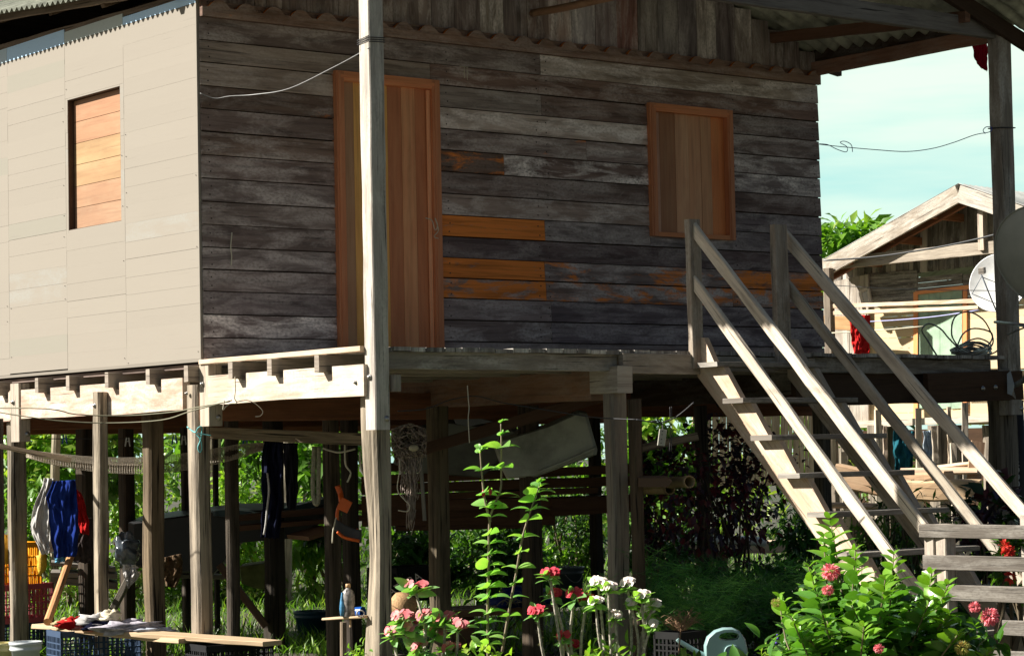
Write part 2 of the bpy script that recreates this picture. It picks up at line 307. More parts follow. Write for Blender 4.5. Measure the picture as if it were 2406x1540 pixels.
gt = [(62, 52, 44), (50, 42, 38), (70, 58, 48), (60, 50, 44), (54, 46, 40), (66, 55, 46), (56, 46, 40), (62, 54, 48), (90, 80, 72), (66, 60, 56), (58, 50, 46), (92, 86, 72), (64, 58, 54), (56, 44, 38), (108, 88, 76), (98, 96, 98), (64, 56, 56), (70, 40, 34), (72, 70, 64), (60, 60, 58), (50, 48, 50), (92, 88, 80), (50, 45, 46), (86, 82, 76), (66, 60, 54), (58, 52, 48), (62, 56, 52), (60, 54, 50)]
def roofz(x, y=0.): return 6.27-.371*abs(x-3.135)+.0886*y if x < 3.135 else 6.325-.40*abs(x-3.135)+(.02 if y < 0 else .08)*y
for i in range(len(rx)-1):
    a_, b_ = rx[i], rx[i+1]; m.t = tuple(1.3*v for v in T(*gt[i % len(gt)])); m.st = (.9 if max(gt[i]) > 85 else .35, .10 if i in (14, 17) else 0, 0)
    dy = random.uniform(0, .006); xm = (a_+b_)/2; top = min(roofz(a_), roofz(b_))+.02
    m.box((a_+.002, .004+dy, 4.80), (0, 0, top-4.80), (b_-a_-.004, 0, 0), (0, .02, 0))
m.build('gable_boards', WALL, house)
# wavy-cut valance over the top plank
m = MB(); per = .2335; n = int(HX/per*14); f_, b_ = -.052, -.016; pts = []
for i in range(n+1):
    x = HX*i/n; ph = ((x-.06) % per)/per
    h = abs(math.sin(math.pi*ph))**.75*.052 if ph < .62 or True else 0
    s_ = max(0, math.sin(math.pi*min(ph/.72, 1)))**.7*.055
    pts.append((x, 4.872+s_+.004*noise.noise(Vector((x*3, 0, 0)))))
m.t = T(84, 60, 44); m.st = (.12, .14, 0)
for i in range(n):
    (x0, z0), (x1, z1) = pts[i], pts[i+1]
    m.t = T(84, 60, 44); m.st = (.2, .1, 0)
    m.poly([(x0, f_, 4.802), (x1, f_, 4.802), (x1, f_, z1), (x0, f_, z0)], [(x0, 4.8), (x1, 4.8), (x1, z1), (x0, z0)])
    m.t = (4.6, 2.1, .9); m.st = (0, .9, 0)
    m.poly([(x0, f_, z0), (x1, f_, z1), (x1, b_, z1), (x0, b_, z0)], [(x0, 0), (x1, 0), (x1, .03), (x0, .03)])
m.t = T(60, 44, 34); m.st = (0, 0, 0); m.poly([(0, f_, 4.802), (0, b_, 4.802), (HX, b_, 4.802), (HX, f_, 4.802)])
m.poly([(0, f_, 4.802), (0, f_, pts[0][1]), (0, b_, pts[0][1]), (0, b_, 4.802)]); m.poly([(HX, f_, 4.802), (HX, b_, 4.802), (HX, b_, pts[-1][1]), (HX, f_, pts[-1][1])])
m.build('wavy_valance', WALL, house)
# sunlit side wall of short pale boards (x=0 plane, runs back in y)
m = MB(); SW0, SW1 = 1.148, 1.99; zs = [2.335]; k = 0
wz = (3.432, 4.455)
cols = [(0.012, 1.09), (1.09, 2.03), (2.03, 3.03), (3.03, 4.1), (4.1, 5.2), (5.2, 6.38)]
for ci, (y0, y1) in enumerate(cols):
    r_ = random.Random(ci+40); z = 2.345+[0, -.012, .01, .0, .006, 0][ci]; top = 4.905
    while z < top+.02:
        h = r_.choice([.135, .128, .142, .139]); zt = min(z+h, 4.905); 
        if top-zt < .05: zt = 4.905
        yy = [(y0, y1)]
        if ci in (1,) and zt > wz[0] and z < wz[1]:
            yy = []
            if z < wz[0]-.01: pass
            yy = [(y0, SW0), (SW1, y1)]
            if z < wz[0]: m_z = (z, wz[0])
        for p, q in yy:
            if q-p < .012: continue
            v = r_.uniform(.985, 1.015); m.t = (v, v, v); m.st = (0, 0, 0)
            u = r_.random()
            if u < .07: m.t = (.94, .98, .97)
            elif u < .16: m.st = (.3, 0, 0)
            dx = r_.uniform(-.0007, .0007)-.014; gp = r_.choice([.0001, .0002, .0022, .0004, .0001])
            m.box((dx, p+.0012, z+gp*.5), (0, q-p-.0024, 0), (0, 0, zt-z-gp), (.018, 0, 0))
        if ci == 1 and z < wz[0] < zt: m.box((-.014, SW0, z), (0, SW1-SW0, 0), (0, 0, wz[0]-z), (.018, 0, 0))
        if ci == 1 and z < wz[1] < zt: m.box((-.014, SW0, wz[1]), (0, SW1-SW0, 0), (0, 0, zt-wz[1]), (.018, 0, 0))
        z = zt
        if zt >= 4.904: break
# top course: blue boards, the eave's shade worked into their tint and lower edge
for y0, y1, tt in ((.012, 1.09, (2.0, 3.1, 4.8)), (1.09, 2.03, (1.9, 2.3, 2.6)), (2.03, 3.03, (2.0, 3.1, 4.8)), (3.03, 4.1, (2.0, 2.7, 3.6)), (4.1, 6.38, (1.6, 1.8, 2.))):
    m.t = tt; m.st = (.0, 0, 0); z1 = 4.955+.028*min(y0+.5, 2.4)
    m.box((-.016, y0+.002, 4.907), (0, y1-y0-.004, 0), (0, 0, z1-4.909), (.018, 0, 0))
m.t = (1, 1, 1); m.st = (0, 0, 0); m.box((-.02, .003, 2.345), (0, 0, 2.58), (0, .009, 0), (.03, 0, 0))   # corner strip
m.t = (.8, .8, .8); m.box((-.018, .0, 2.322), (0, 6.38, 0), (0, 0, .022), (.03, 0, 0))
m.t = (.3, .3, .3)
for ci, (y0, y1) in enumerate(cols[:4]):
    for k in range(19):
        for y in (y0+.03, y1-.03):
            if random.random() < .14: m.lathe((-.0165, y+random.uniform(-.006, .006), 2.38+k*.128+random.uniform(-.03, .03)), [(.0035, 0), (.0035, .003)], 6, (-1, 0, 0), capt=True)
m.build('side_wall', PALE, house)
m = MB(); m.t = (.45, .36, .3); m.beam((.012, .02, 4.975), (.012, 3.1, 5.045), .04, .05, jit=.003); m.beam((.012, 3.1, 5.045), (.012, 6.38, 5.08), .04, .05); m.build('wall_plate', GREY, house)
# dark lining keeps the inside dark; back and right walls
m = MB(); m.t = T(60, 52, 46)
m.box((HX-.02, .02, 2.33), (0, 6.36, 0), (0, 0, 2.78), (.02, 0, 0)); m.box((0.02, 6.36, 2.33), (6.2, 0, 0), (0, 0, 3.2), (0, .02, 0)); m.poly([(.02, 6.37, 4.9), (6.25, 6.37, 4.9), (6.25, 6.37, 5.55), (3.135, 6.37, 6.85), (.02, 6.37, 5.68)]); m.poly([(.02, 6.41, 4.9), (.02, 6.41, 5.68), (3.135, 6.41, 6.85), (6.25, 6.41, 5.55), (6.25, 6.41, 4.9)]); m.box((3.0, .02, 4.9), (0, 6.3, 0), (0, 0, 1.3), (.02, 0, 0))
m.box((.02, .03, 2.28), (0, 6.3, 0), (6.2, 0, 0), (0, 0, .03)); m.build('rear_wall', WALL, house)
# side window: shutter set back in its opening, jambs
win = MB(); win.t = (.75, .72, .7)
win.box((-.012, SW1-.004, wz[0]), (0, 0, wz[1]-wz[0]), (0, .02, 0), (.10, 0, 0)); win.box((-.012, SW0-.016, wz[0]), (0, 0, wz[1]-wz[0]), (0, .02, 0), (.10, 0, 0))
win.box((-.010, SW0, wz[1]-.004), (0, SW1-SW0, 0), (0, 0, .02), (.10, 0, 0)); win.box((-.010, SW0, wz[0]-.016), (0, SW1-SW0, 0), (0, 0, .02), (.10, 0, 0))
wf = win.build('side_window_frame', DARK, house)
m = MB(); n = 6; hh = (wz[1]-wz[0]-.01)/n; cl = [(.84, 1.08, 1.3), (.84, 1.12, 1.35), (.87, 1.35, 1.45), (.86, 1.30, 1.45), (.82, 1.15, 1.45), (.80, 1.15, 1.5)]
for k in range(n):
    m.t = tuple(v*.78 for v in cl[k]); m.box((.038, SW0+.006, wz[1]-.006-(k+1)*hh+.003), (0, SW1-SW0-.012, 0), (0, 0, hh-.004), (.02, 0, 0))
m.build('side_window_shutter', NEWW, house)
# front door
def frame(x0, x1, z0, z1, w, name, sill=False):
    f = MB(); f.t = (.95, .9, .9)
    for a_, b_ in ((x0, x0+w), (x1-w, x1)):
        f.box((a_, -.05, z0), (0, 0, z1-z0), (b_-a_, 0, 0), (0, .06, 0)); f.box((a_+w*.25, -.056, z0), (0, 0, z1-z0-w*.25), (w*.3, 0, 0), (0, .008, 0))
    f.t = (1.2, 1.1, 1.); f.box((x0+w, -.049, z1-w), (x1-x0-2*w, 0, 0), (0, 0, w), (0, .058, 0)); f.box((x0+w*.5, -.055, z1-w*.7), (x1-x0-w, 0, 0), (0, 0, w*.35), (0, .008, 0))
    if sill: f.t = (.95, .9, .8); f.box((x0+w, -.048, z0), (x1-x0-2*w, 0, 0), (0, 0, w*.55), (0, .055, 0))
    return f.build(name, NEWW, house)
frame(DOOR[0], DOOR[1], 2.33, 4.505, .072, 'door_frame'); frame(WIN[0]-.005, WIN[1]+.005, 3.39, 4.497, .066, 'window_frame', True)
m = MB(); xs = [1.217, 1.335, 1.475, 1.62, 1.75, 1.90, 2.033]; tt = [(.72, .95, 1.1), (1.3, 1.65, 1.05), (1.25, 1.6, 1.0), (.85, .78, .75), (1.15, 1.25, 1.25), (.95, .85, .8)]
xs = [1.217, 1.33, 1.50, 1.64, 1.77, 1.90, 2.033]
for k in range(6):
    m.t = tt[k]; m.box((xs[k]+.0015, -.002+.002*(k % 2), 2.335), (0, 0, 2.10), (xs[k+1]-xs[k]-.003, 0, 0), (0, .025, 0))
m.t = (1.5, 1.7, 1.9); m.box((2.0, -.02, 2.335), (0, 0, 2.09), (.03, 0, 0), (0, .012, 0))
m.build('door', NEWW, house)
m = MB(); xs = [4.326, 4.40, 4.575, 4.725, 4.865, 4.985, 5.134]; tt = [(.95, 1.25, 1.8), (.62, .7, .75), (1.15, 1.5, 1.8), (1.05, 1.3, 1.5), (1.0, 1.25, 1.4), (1.2, 1.0, .75)]
for k in range(6):
    m.t = tt[k]; m.box((xs[k]+.0015, .0+.002*(k % 2), 3.42), (0, 0, 1.02), (xs[k+1]-xs[k]-.003, 0, 0), (0, .025, 0))
m.build('window_shutter', NEWW, house)
# verandah deck: boards run out in y, their ends show along the front
W_ = -2.105; m = MB(); x = .03
while x < 6.2:
    w = random.uniform(.12, .155); w = min(w, 6.24-x); g = random.uniform(.35, .75); m.t = (g, g, g*1.04); m.st = (random.uniform(.2, 1), 0, 0)
    m.box((x, W_-.012+random.uniform(-.008, .01), ZD-.026+random.uniform(-.005, .003)), (0, -W_-.03, 0), (w-.006, 0, 0), (0, 0, .026+random.uniform(0, .004))); x += w
m.build('deck_boards', GREY, house)
m = MB(); m.t = (1.15, 1.12, 1.05); m.beam((-.006, -2.03, ZD-.009), (-.006, .0, ZD-.009), .07, .036, jit=.001); m.build('deck_edge_board', BEAM, house)
# joists along x
jy = [2.37, 1.87, 1.25, .62, .05, -.545, -1.03, -1.62]
for i, y in enumerate(jy+[3.1, 3.9, 4.8, 5.7]):
    m = MB(); v = random.uniform(.75, 1.0); m.t = (v*.95, v*.9, v*.85); m.beam((-.10+random.uniform(-.015, .015), y, ZD-.026-.062), (HX-.2, y, ZD-.088), .055, .115, jit=.002, seg=12); m.build('joist', GREY, house)
m = MB(); m.t = (.62, .60, .56); m.st = (.35, 0, 0); m.beam((.13, W_+.05, 2.242), (2.10, W_+.05, 2.237), .05, .118, jit=.003); m.build('joist', GREY, house)
m = MB(); m.t = (.80, .76, .70); m.st = (.3, 0, 0); m.beam((2.105, W_-.01, 2.235), (2.83, W_-.01, 2.23), .05, .145, jit=.002); m.beam((2.86, W_+.02, 2.235), (4.02, W_+.02, 2.23), .05, .11, jit=.002); m.build('front_joist', GREY, house)
m = MB(); m.t = (.45, .42, .38); m.st = (.3, 0, 0); m.beam((4.05, W_+.06, 2.238), (6.05, W_+.06, 2.233), .05, .118, jit=.003); m.build('joist', GREY, house)
# girders along y, notched for the joists
def girder(x, y0, y1, zt, h, w, notch, mt, tint, name='girder'):
    g = MB(); g.t = tint; g.st = (.5, 0, 0); ys = sorted([y for y in notch if y0 < y < y1]); edges = [y0]
    prof = [(y0, zt)]
    for y in ys: prof += [(y-.075, zt), (y-.075, zt-.05), (y-.022, zt-.05), (y-.022, zt)]
    prof += [(y1, zt)]; U = random.random()*40
    bot = [(y, zt-h+.012*noise.noise(Vector((y*1.3, x, 0)))) for y in np.linspace(y0, y1, 14)]
    n = len(prof)
    def z_at(y): 
        return np.interp(y, [b[0] for b in bot], [b[1] for b in bot])
    allp = prof
    for i in range(n-1):
        (ya, za), (yb, zb) = allp[i], allp[i+1]
        if abs(yb-ya) > 1e-6:
            k = max(1, int((yb-ya)/.15))
            for j in range(k):
                p, q = ya+(yb-ya)*j/k, ya+(yb-ya)*(j+1)/k
                for xx, fl in ((x-w/2, 0), (x+w/2, 1)):
                    P = [(xx, p, z_at(p)), (xx, p, za), (xx, q, za), (xx, q, z_at(q))]; uvs = [(p+U, z_at(p)), (p+U, za), (q+U, za), (q+U, z_at(q))]
                    if fl: P = P[::-1]; uvs = uvs[::-1]
                    g.poly(P, uvs)
                g.poly([(x-w/2, p, z_at(p)), (x-w/2, q, z_at(q)), (x+w/2, q, z_at(q)), (x+w/2, p, z_at(p))], [(p, 0), (q, 0), (q, w), (p, w)])
        g.poly([(x-w/2, ya, za), (x+w/2, ya, za), (x+w/2, yb, zb), (x-w/2, yb, zb)], [(ya, 0), (ya, w), (yb+abs(zb-za), w), (yb+abs(zb-za), 0)])
    for y in (y0, y1): g.poly([(x-w/2, y, z_at(y)), (x+w/2, y, z_at(y)), (x+w/2, y, zt), (x-w/2, y, zt)], [(0, 0), (w*.2, 0), (w*.2, h), (0, h)])
    g.build(name, mt, house)
girder(-.005, -2.06, -.115, 2.215, .20, .06, jy, BEAM, (.98, .98, .98))
girder(-.005, .24, 3.0, 2.215, .235, .06, jy, BEAM, (.86, .78, .76)); girder(-.005, 3.0, 6.3, 2.205, .235, .06, [3.1, 3.9, 4.8, 5.7], BEAM, (.8, .7, .7))
for x, y0 in ((2.10, -2.16), (4.13, -1.9), (6.1, -2.16)):
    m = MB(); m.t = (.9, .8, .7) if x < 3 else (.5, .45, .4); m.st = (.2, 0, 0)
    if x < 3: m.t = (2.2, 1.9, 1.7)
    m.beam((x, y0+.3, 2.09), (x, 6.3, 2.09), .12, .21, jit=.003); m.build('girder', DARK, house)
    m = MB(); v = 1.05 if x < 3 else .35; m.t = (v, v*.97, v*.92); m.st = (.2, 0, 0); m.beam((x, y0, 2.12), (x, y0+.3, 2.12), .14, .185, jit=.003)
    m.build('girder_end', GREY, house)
for y, z in ((.10, 2.00), (2.9, 2.0), (6.0, 2.0)):
    m = MB(); m.t = (2., 1.3, 1.0); m.beam((.0, y, z), (6.25, y, z), .09, .2, jit=.004); m.build('cross_beam', DARK, house)
m = MB(); m.t = (.6, .5, .4); m.beam((5.2, -2.14, 2.06), (6.32, -2.14, 2.09), .05, .235, jit=.003); m.build('cleat', DARK, house)
m = MB(); m.t = (.5, .45, .4); m.beam((3.9, -2.0, 2.05), (5.3, -2.0, 2.07), .05, .24, jit=.003); m.build('cross_beam', DARK, house)
m = MB(); m.t = (.7, .68, .65); m.beam(oy(929, 880, -2.15), oy(929, 908, -2.15)+Vector((0, 0, -.03)), .06, .05, up=(0, 1, 0)); m.build('cleat', GREY, house)
def bolt(p, ax, par=house, r=.014):
    b = MB(); b.lathe(p, [(r*1.5, 0), (r*1.5, .003), (r, .004), (r*.9, .014), (r*.4, .018)], 10, ax, capt=True); b.build('bolt', METAL, par)
# stilts
def stilt(x, y, r, zt, tint=(1, 1, 1), rx=1., ry=1., sq=.75, amp=.10, mt=None, name='stilt', seed=None, zb=-.3, dx=0, dy=0):
    m = MB(); m.t = tint; m.log((x+dx, y+dy, zb), (x, y, zt), r, sq=sq, amp=amp, rx=rx, ry=ry, n=20, seed=seed); return m.build(name, mt or POST, house)
# corner stilt under the verandah post (photo 865..925): bright left face, dark right face
pc = oy(887, 1100, -1.955); stilt(pc.x, pc.y, .066, 2.06, (1.1, 1.05, .96), rx=1.0, ry=1.05, sq=.85, amp=.30, seed=3.1)
m = MB(); m.t = (1.12, 1.12, 1.12); m.st = (.45, 0, 0); m.beam((.052, -2.088, 1.79), (.052, -2.088, 6.0), .118, .118, up=(0, 1, 0), jit=.0025, c=.007); m.build('verandah_post', GREY, house)
bolt((-.008, -2.09, 2.13), (-1, 0, 0)); bolt((.08, -2.148, 1.86), (0, -1, 0)); bolt((-.036, -1.97, 2.1), (-1, 0, 0), r=.01)
# corner pair under the house corner (437..497)
pc = ox(468, 1100, .035); stilt(pc.x, pc.y, .062, 2.16, (1.05, 1.0, .93), rx=.98, ry=1.1, sq=.88, amp=.13, seed=11.3)
m = MB(); m.t = (1.15, 1.1, 1.0); m.beam((.03, -.045, 1.86), (.03, -.045, 2.30), .11, .13, up=(0, 1, 0), jit=.002); m.build('post_collar', GREY, house)
bolt((-.03, -.03, 2.16), (-1, 0, 0)); bolt((.05, -.114, 1.92), (0, -1, 0)); bolt((-.045, .16, 2.10), (-1, 0, 0), r=.01)
# middle stilt (217..255) stops on the girder face
pc = ox(237, 1100, -.078); stilt(pc.x, pc.y, .044, 2.15, (1.15, 1.1, 1.0), rx=.95, ry=1.1, sq=.85, amp=.16, seed=21.7); bolt((-.12, pc.y+.005, 2.05), (-1, 0, 0))
# left stilt (15..60)
pc = ox(40, 1100, .07); stilt(pc.x, pc.y, .06, 2.1, (1.0, .97, .9), rx=1.15, ry=.8, sq=.85, amp=.14, seed=31.2)
m = MB(); m.t = (1.1, 1.05, .98); m.beam((-.0, 2.88, 1.80), (-.0, 2.88, 2.27), .10, .15, up=(0, 1, 0), jit=.002); m.build('post_collar', GREY, house)
bolt((-.055, 2.9, 2.12), (-1, 0, 0)); bolt((.02, 2.80, 1.86), (0, -1, 0))
# x=2 stilt (1420..1478), the one behind it, and the inner ones
pc = oy(1449, 1150, -2.03); stilt(pc.x, pc.y, .062, 2.04, (.62, .60, .56), sq=.85, rx=1.15, ry=.8, amp=.08, mt=GREY, seed=41)
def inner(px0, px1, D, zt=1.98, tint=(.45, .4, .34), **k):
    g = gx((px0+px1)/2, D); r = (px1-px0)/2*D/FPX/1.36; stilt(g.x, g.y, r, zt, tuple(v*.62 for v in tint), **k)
inner(1476, 1512, 16.6, tint=(.4, .33, .26)); inner(1000, 1055, 17.6, tint=(.62, .55, .42), amp=.13, seed=5.5); inner(1213, 1270, 18.0, tint=(.4, .33, .28))
inner(1628, 1668, 19.5, tint=(.5, .5, .52), sq=.3); inner(1910, 1955, 18.4, tint=(.5, .48, .44)); inner(755, 800, 18.2, tint=(.5, .45, .4), amp=.15)
inner(798, 845, 19.0, tint=(.25, .22, .2)); inner(525, 562, 18.6, tint=(.5, .46, .42)); inner(612, 668, 20.2, tint=(.22, .2, .18)); inner(330, 386, 18.3, tint=(.85, .72, .55), amp=.14, seed=8.8)
inner(276, 318, 21.0, tint=(.35, .3, .26)); inner(176, 236, 20.3, tint=(.3, .26, .22)); inner(422, 445, 21.4, tint=(.35, .32, .3)); inner(1380, 1415, 21, tint=(.25, .22, .2)); inner(-18, 10, 18.8, tint=(.4, .4, .4)); inner(498, 514, 22, tint=(.3, .28, .25))
# right end stilt and verandah post
pc = oy(2358, 1150, -1.96); stilt(pc.x, pc.y, .10, 2.0, (.66, .64, .60), sq=.7, amp=.16, rx=1.05, seed=77)
m = MB(); m.t = (.60, .57, .53); m.st = (.4, 0, 0); m.beam((6.235, -2.1, 1.85), (6.235, -2.1, 5.02), .155, .13, up=(0, 1, 0), jit=.004, c=.012); m.build('verandah_post', GREY, house)
bolt((5.83, -2.168, 2.06), (0, -1, 0)); bolt((5.98, -2.168, 2.07), (0, -1, 0)); bolt((6.29, -2.168, 1.9), (0, -1, 0))
# ------------------------------------------------ roof
tie_t = (.42, .50, .62)
m = MB(); m.t = (.45, .45, .47); m.beam((-.3, -2.1, 4.965), (6.30, -2.1, 4.965), .06, .15, jit=.002); m.build('tie_beam', GREY, house)
bolt((6.16, -2.135, 5.0), (0, -1, 0)); bolt((6.22, -2.135, 4.93), (0, -1, 0))
m = MB(); m.t = (2.6, 2.1, 2.0); m.st = (.25, .05, 0); m.beam((6.25, -2.08, 4.945), (6.25, .03, 4.945), .07, .115, jit=.003); m.t = (.5, .45, .4); m.beam((6.27, -2.1, 5.04), (6.27, -.8, 5.06), .02, .085, jit=.001); m.beam((6.28, -.8, 5.09), (6.28, .6, 5.11), .02, .17, jit=.001); m.build('eave_beam', DARK, house)
for x in (5.75, 4.3, 2.9, 1.5, .4):
    m = MB(); m.t = (1.4, 1.1, 1.0); z = roofz(x)-.07
    m.beam((x, .05, z-.03), (x, -2.2, z-.03-.165), .06, .09, jit=.003); m.build('purlin', DARK, house)
m = MB(); m.t = (.62, .45, .34); m.tube([oy(1252, 31, -.02), oy(1330, 17, -.6), oy(1440, -8, -1.5), oy(1520, -25, -2.1)], .032, 8); m.build('roof_pole', BEAM, house)
m = MB(); m.t = (.8, .75, .7); m.beam(oy(1940, 162, .0), ox(1972, 172, 6.62), .05, .06); m.build('rafter_stub', DARK, house)
for sgn in (1,):
    m = MB(); m.t = (.5, .45, .42)
    for y in (-2.18, ): m.beam((3.1, y, roofz(3.1, y)-.05), (6.9, y, roofz(6.9, y)-.05), .05, .13, jit=.002)
    m.build('rafter', DARK, house)
ROOFM = plain('mossy_roof_sheet', (.62, .62, .5), .85, 0, .4, 5, .2, bump=.4)
def sheet(x0, x1, y0, y1, name='roof_sheet', zoff=0., per=.152, amp=.024, mt=None, hw=None):
    m = MB(); ny = int((y1-y0)/per*8); nx = 10
    def fn(u, v):
        y = y0+(y1-y0)*v; xa = x0 if x0 > 0 else -(.180+.07*y); x = xa+(x1-xa)*u; return (x, y, roofz(x, y)+zoff+amp*math.cos(2*math.pi*y/per)+.012*noise.noise(Vector((x*2, y*1.2, 1))))
    m.grid(fn, nx, ny); return m.build(name, mt or ROOFM, house, solid=.007)
sheet(-.34, 3.16, -2.45, 6.9, zoff=.0, per=.076, amp=.016, mt=plain('lichen_roof_sheet', (.20, .21, .17), .9, 0, .35, 9, .2, bump=.6))
m = MB(); m.box((3.12, -2.45, 5.6), (0, 9.3, .3), (.03, 0, 0), (0, 0, .78)); m.build('ridge_sun_block', DARK, house); sheet(3.135, 6.40, -2.2, 6.9, zoff=.03); sheet(3.135, 6.95, -2.55, -2.2, zoff=.03)  # unseen board along the ridge, added to stop sun leaking through the gap
m = MB(); m.t = (.5, .45, .38); xe = lambda y: -(.180+.07*y)+.11; m.t = (.42, .34, .28); m.beam((xe(-2.4), -2.4, roofz(xe(-2.4), -2.4)-.052), (xe(6.8), 6.8, roofz(xe(6.8), 6.8)-.052), .03, .07, jit=.003); m.build('fascia', GREY, house)
m = MB(); m.t = (.9, .9, .8)
for y in np.arange(.3, 6.2, .85):
    m = MB(); m.t = (.9, .9, .8); m.beam((-.16, y, roofz(-.16, y)-.07), (1.2, y, roofz(1.2, y)-.06), .05, .09); m.build('rafter', DARK, house)
GM, t_, b_ = newmat('ground_soil'); g_ = t_.nodes.new('ShaderNodeTexCoord').outputs['Object']
c_ = _mix(t_, (.075, .06, .045), (.03, .045, .018), _ramp(t_, _noise(t_, g_, (.6,)*3, 6, .65), .42, .6)); c_ = _mix(t_, c_, (.16, .135, .10), _ramp(t_, _noise(t_, g_, (7,)*3, 4, .6), .58, .72, 0, .7))
t_.links.new(c_, b_.inputs['Base Color']); b_.inputs['Roughness'].default_value = .95
m = MB(); m.grid(lambda u, v: (-300+900*u**1.0, -300+900*v, .0), 30, 30); tag(m.build('ground', GM), kind='structure')
# ---------------------------------------------------------------- staircase and gate
st = empty('staircase', (3.3, -3.2, 0), 'open wooden staircase with double handrails leading up to the verandah', 'stairs')
ty = [(-2.187-.266*k, 2.239-.2635*k) for k in range(9)]
def stringer(x):
    up = [(-2.11, 2.425), (-2.185, 2.42)]; 
    for y, z in ty: up += [(y-.125, z-.037), (y-.20, z-.037)]
    lo = [(-2.085, 2.17), (-4.45, -.18)]
    m = MB(); m.t = (1.05, .95, .85); m.st = (.35, 0, 0); U = random.random()*30
    # slices between consecutive outline ys
    ys = sorted(set([round(p[0], 4) for p in up]), reverse=True)
    def zu(y, side):
        for (ya, za), (yb, zb) in zip(up, up[1:]):
            if yb-1e-6 <= y <= ya+1e-6 and ya-yb > 1e-6: return za+(zb-za)*(y-ya)/(yb-ya)
        return up[-1][1]
    def zl(y): return max(lo[0][1]+(lo[1][1]-lo[0][1])*(y-lo[0][0])/(lo[1][0]-lo[0][0]), -.2)
    dd = Vector((0, -.71, -.71)); 
    def uv(y, z): return (y*-.71+z*-.71+U, y*.71-z*.71)
    for (ya, za), (yb, zb) in zip(up, up[1:]):
        P = [(ya, zl(ya)), (yb, zl(yb)), (yb, zb), (ya, za)]
        for xx, fl in ((x-.025, 0), (x+.025, 1)):
            Q = [(xx, a, b) for a, b in P]; 
            m.poly(Q if fl else Q[::-1], [uv(a, b) for a, b in (P if fl else P[::-1])])
        m.poly([(x-.025, ya, za), (x-.025, yb, zb), (x+.025, yb, zb), (x+.025, ya, za)], [(0, 0), (abs(zb-za)+abs(yb-ya), 0), (abs(zb-za)+abs(yb-ya), .05), (0, .05)])
        m.poly([(x-.025, ya, zl(ya)), (x+.025, ya, zl(ya)), (x+.025, yb, zl(yb)), (x-.025, yb, zl(yb))], [(ya, 0), (ya, .05), (yb, .05), (yb, 0)])
    m.poly([(x-.025, -2.11, zl(-2.11)), (x-.025, -2.11, 2.425), (x+.025, -2.11, 2.425), (x+.025, -2.11, zl(-2.11))], [(0, 0), (.2, 0), (.2, .05), (0, .05)])
    return m.build('stringer', BEAM if x < 3 else GREY, st)
stringer(2.855); stringer(3.755)
for k, (y, z) in enumerate(ty):
    m = MB(); v = random.uniform(.46, .6); m.t = (v, v*.97, v*.95); m.st = (.3, 0, 0); x1 = 3.92+random.uniform(-.03, .03) if k else 3.85
    m.beam((2.755+random.uniform(-.015, .01), y-.105, z-.018), (x1, y-.105, z-.018), .21, .036, jit=.0018, seg=5); m.build('tread', GREY, st)
def rail(a, b, X, w=.04, h=.10, tint=(1.5, 1.42, 1.3), name='handrail'):
    m = MB(); m.t = tint; m.st = (.35, 0, 0); A, B = ox(*a, X), ox(*b, X); m.beam(A, B, w, h, up=(0, 0, 1), jit=.0035, c=.008); m.build(name, GREY, st)
rail((1622, 527), (2170, 1240), 2.80, h=.088); rail((1622, 650), (2172, 1412), 2.79, h=.084); rail((1832, 541), (2412, 1212), 3.80, h=.096); rail((1846, 665), (2400, 1368), 3.79, h=.082, tint=(1.0, .95, .85))
for x0, x1 in ((2.755, 2.86), (3.60, 3.735)):
    m = MB(); m.t = (.72, .66, .6); m.st = (.3, 0, 0); xm = (x0+x1)/2; m.beam((xm, -2.13, 2.20), (xm-.01, -2.13, 3.27), x1-x0, .055, up=(0, 1, 0), jit=.003); m.build('newel_post', GREY, st)
bolt((2.82, -2.10, 2.36), (-1, 0, 0), st)
for X, px in ((2.84, 2218), (3.80, 2422)):
    c = ox(px, 1230, X); m = MB(); m.t = (1.1, 1.02, .95); m.st = (.35, 0, 0); m.beam((c.x, c.y, -.2), (c.x, c.y, c.z+(.0 if X < 3 else .06)), .10, .11, up=(0, 1, 0), jit=.003, c=.007); m.build('newel_post', GREY, st)
gate = empty('slatted_gate', (2.78, -4.45, 0), 'low slatted gate of grey boards standing open at the foot of the stairs', 'gate')
G0 = Vector((2.745, -4.27, 0)); gd = Vector((.29, -.956, 0)).normalized(); gn = Vector((gd.y, -gd.x, 0)).normalized()
for i, (z0, z1, s0) in enumerate([(1.115, 1.027, 0), (.918, .824, .02), (.73, .63, .10), (.515, .42, .55), (.33, .24, .0), (.15, .06, .0)]):
    m = MB(); v = .38; m.t = (v, v*.96, v*.93); m.st = (.25, 0, 0); a = G0+gd*s0+gn*.0; zc = (z0+z1)/2
    m.beam(a+Vector((0, 0, zc)), G0+gd*1.75+Vector((0, 0, zc-.02)), .024, z0-z1, jit=.0015, seg=8); m.build('slat', GREY, gate)
for s_ in (.05, 1.65):
    m = MB(); m.t = (1., .95, .9); p = G0+gd*s_+Vector((.05, 0, 0)); m.beam(p+Vector((0, 0, -.1)), p+Vector((0, 0, 1.10)), .07, .08, up=(0, 1, 0)); m.build('gate_post', GREY, gate)
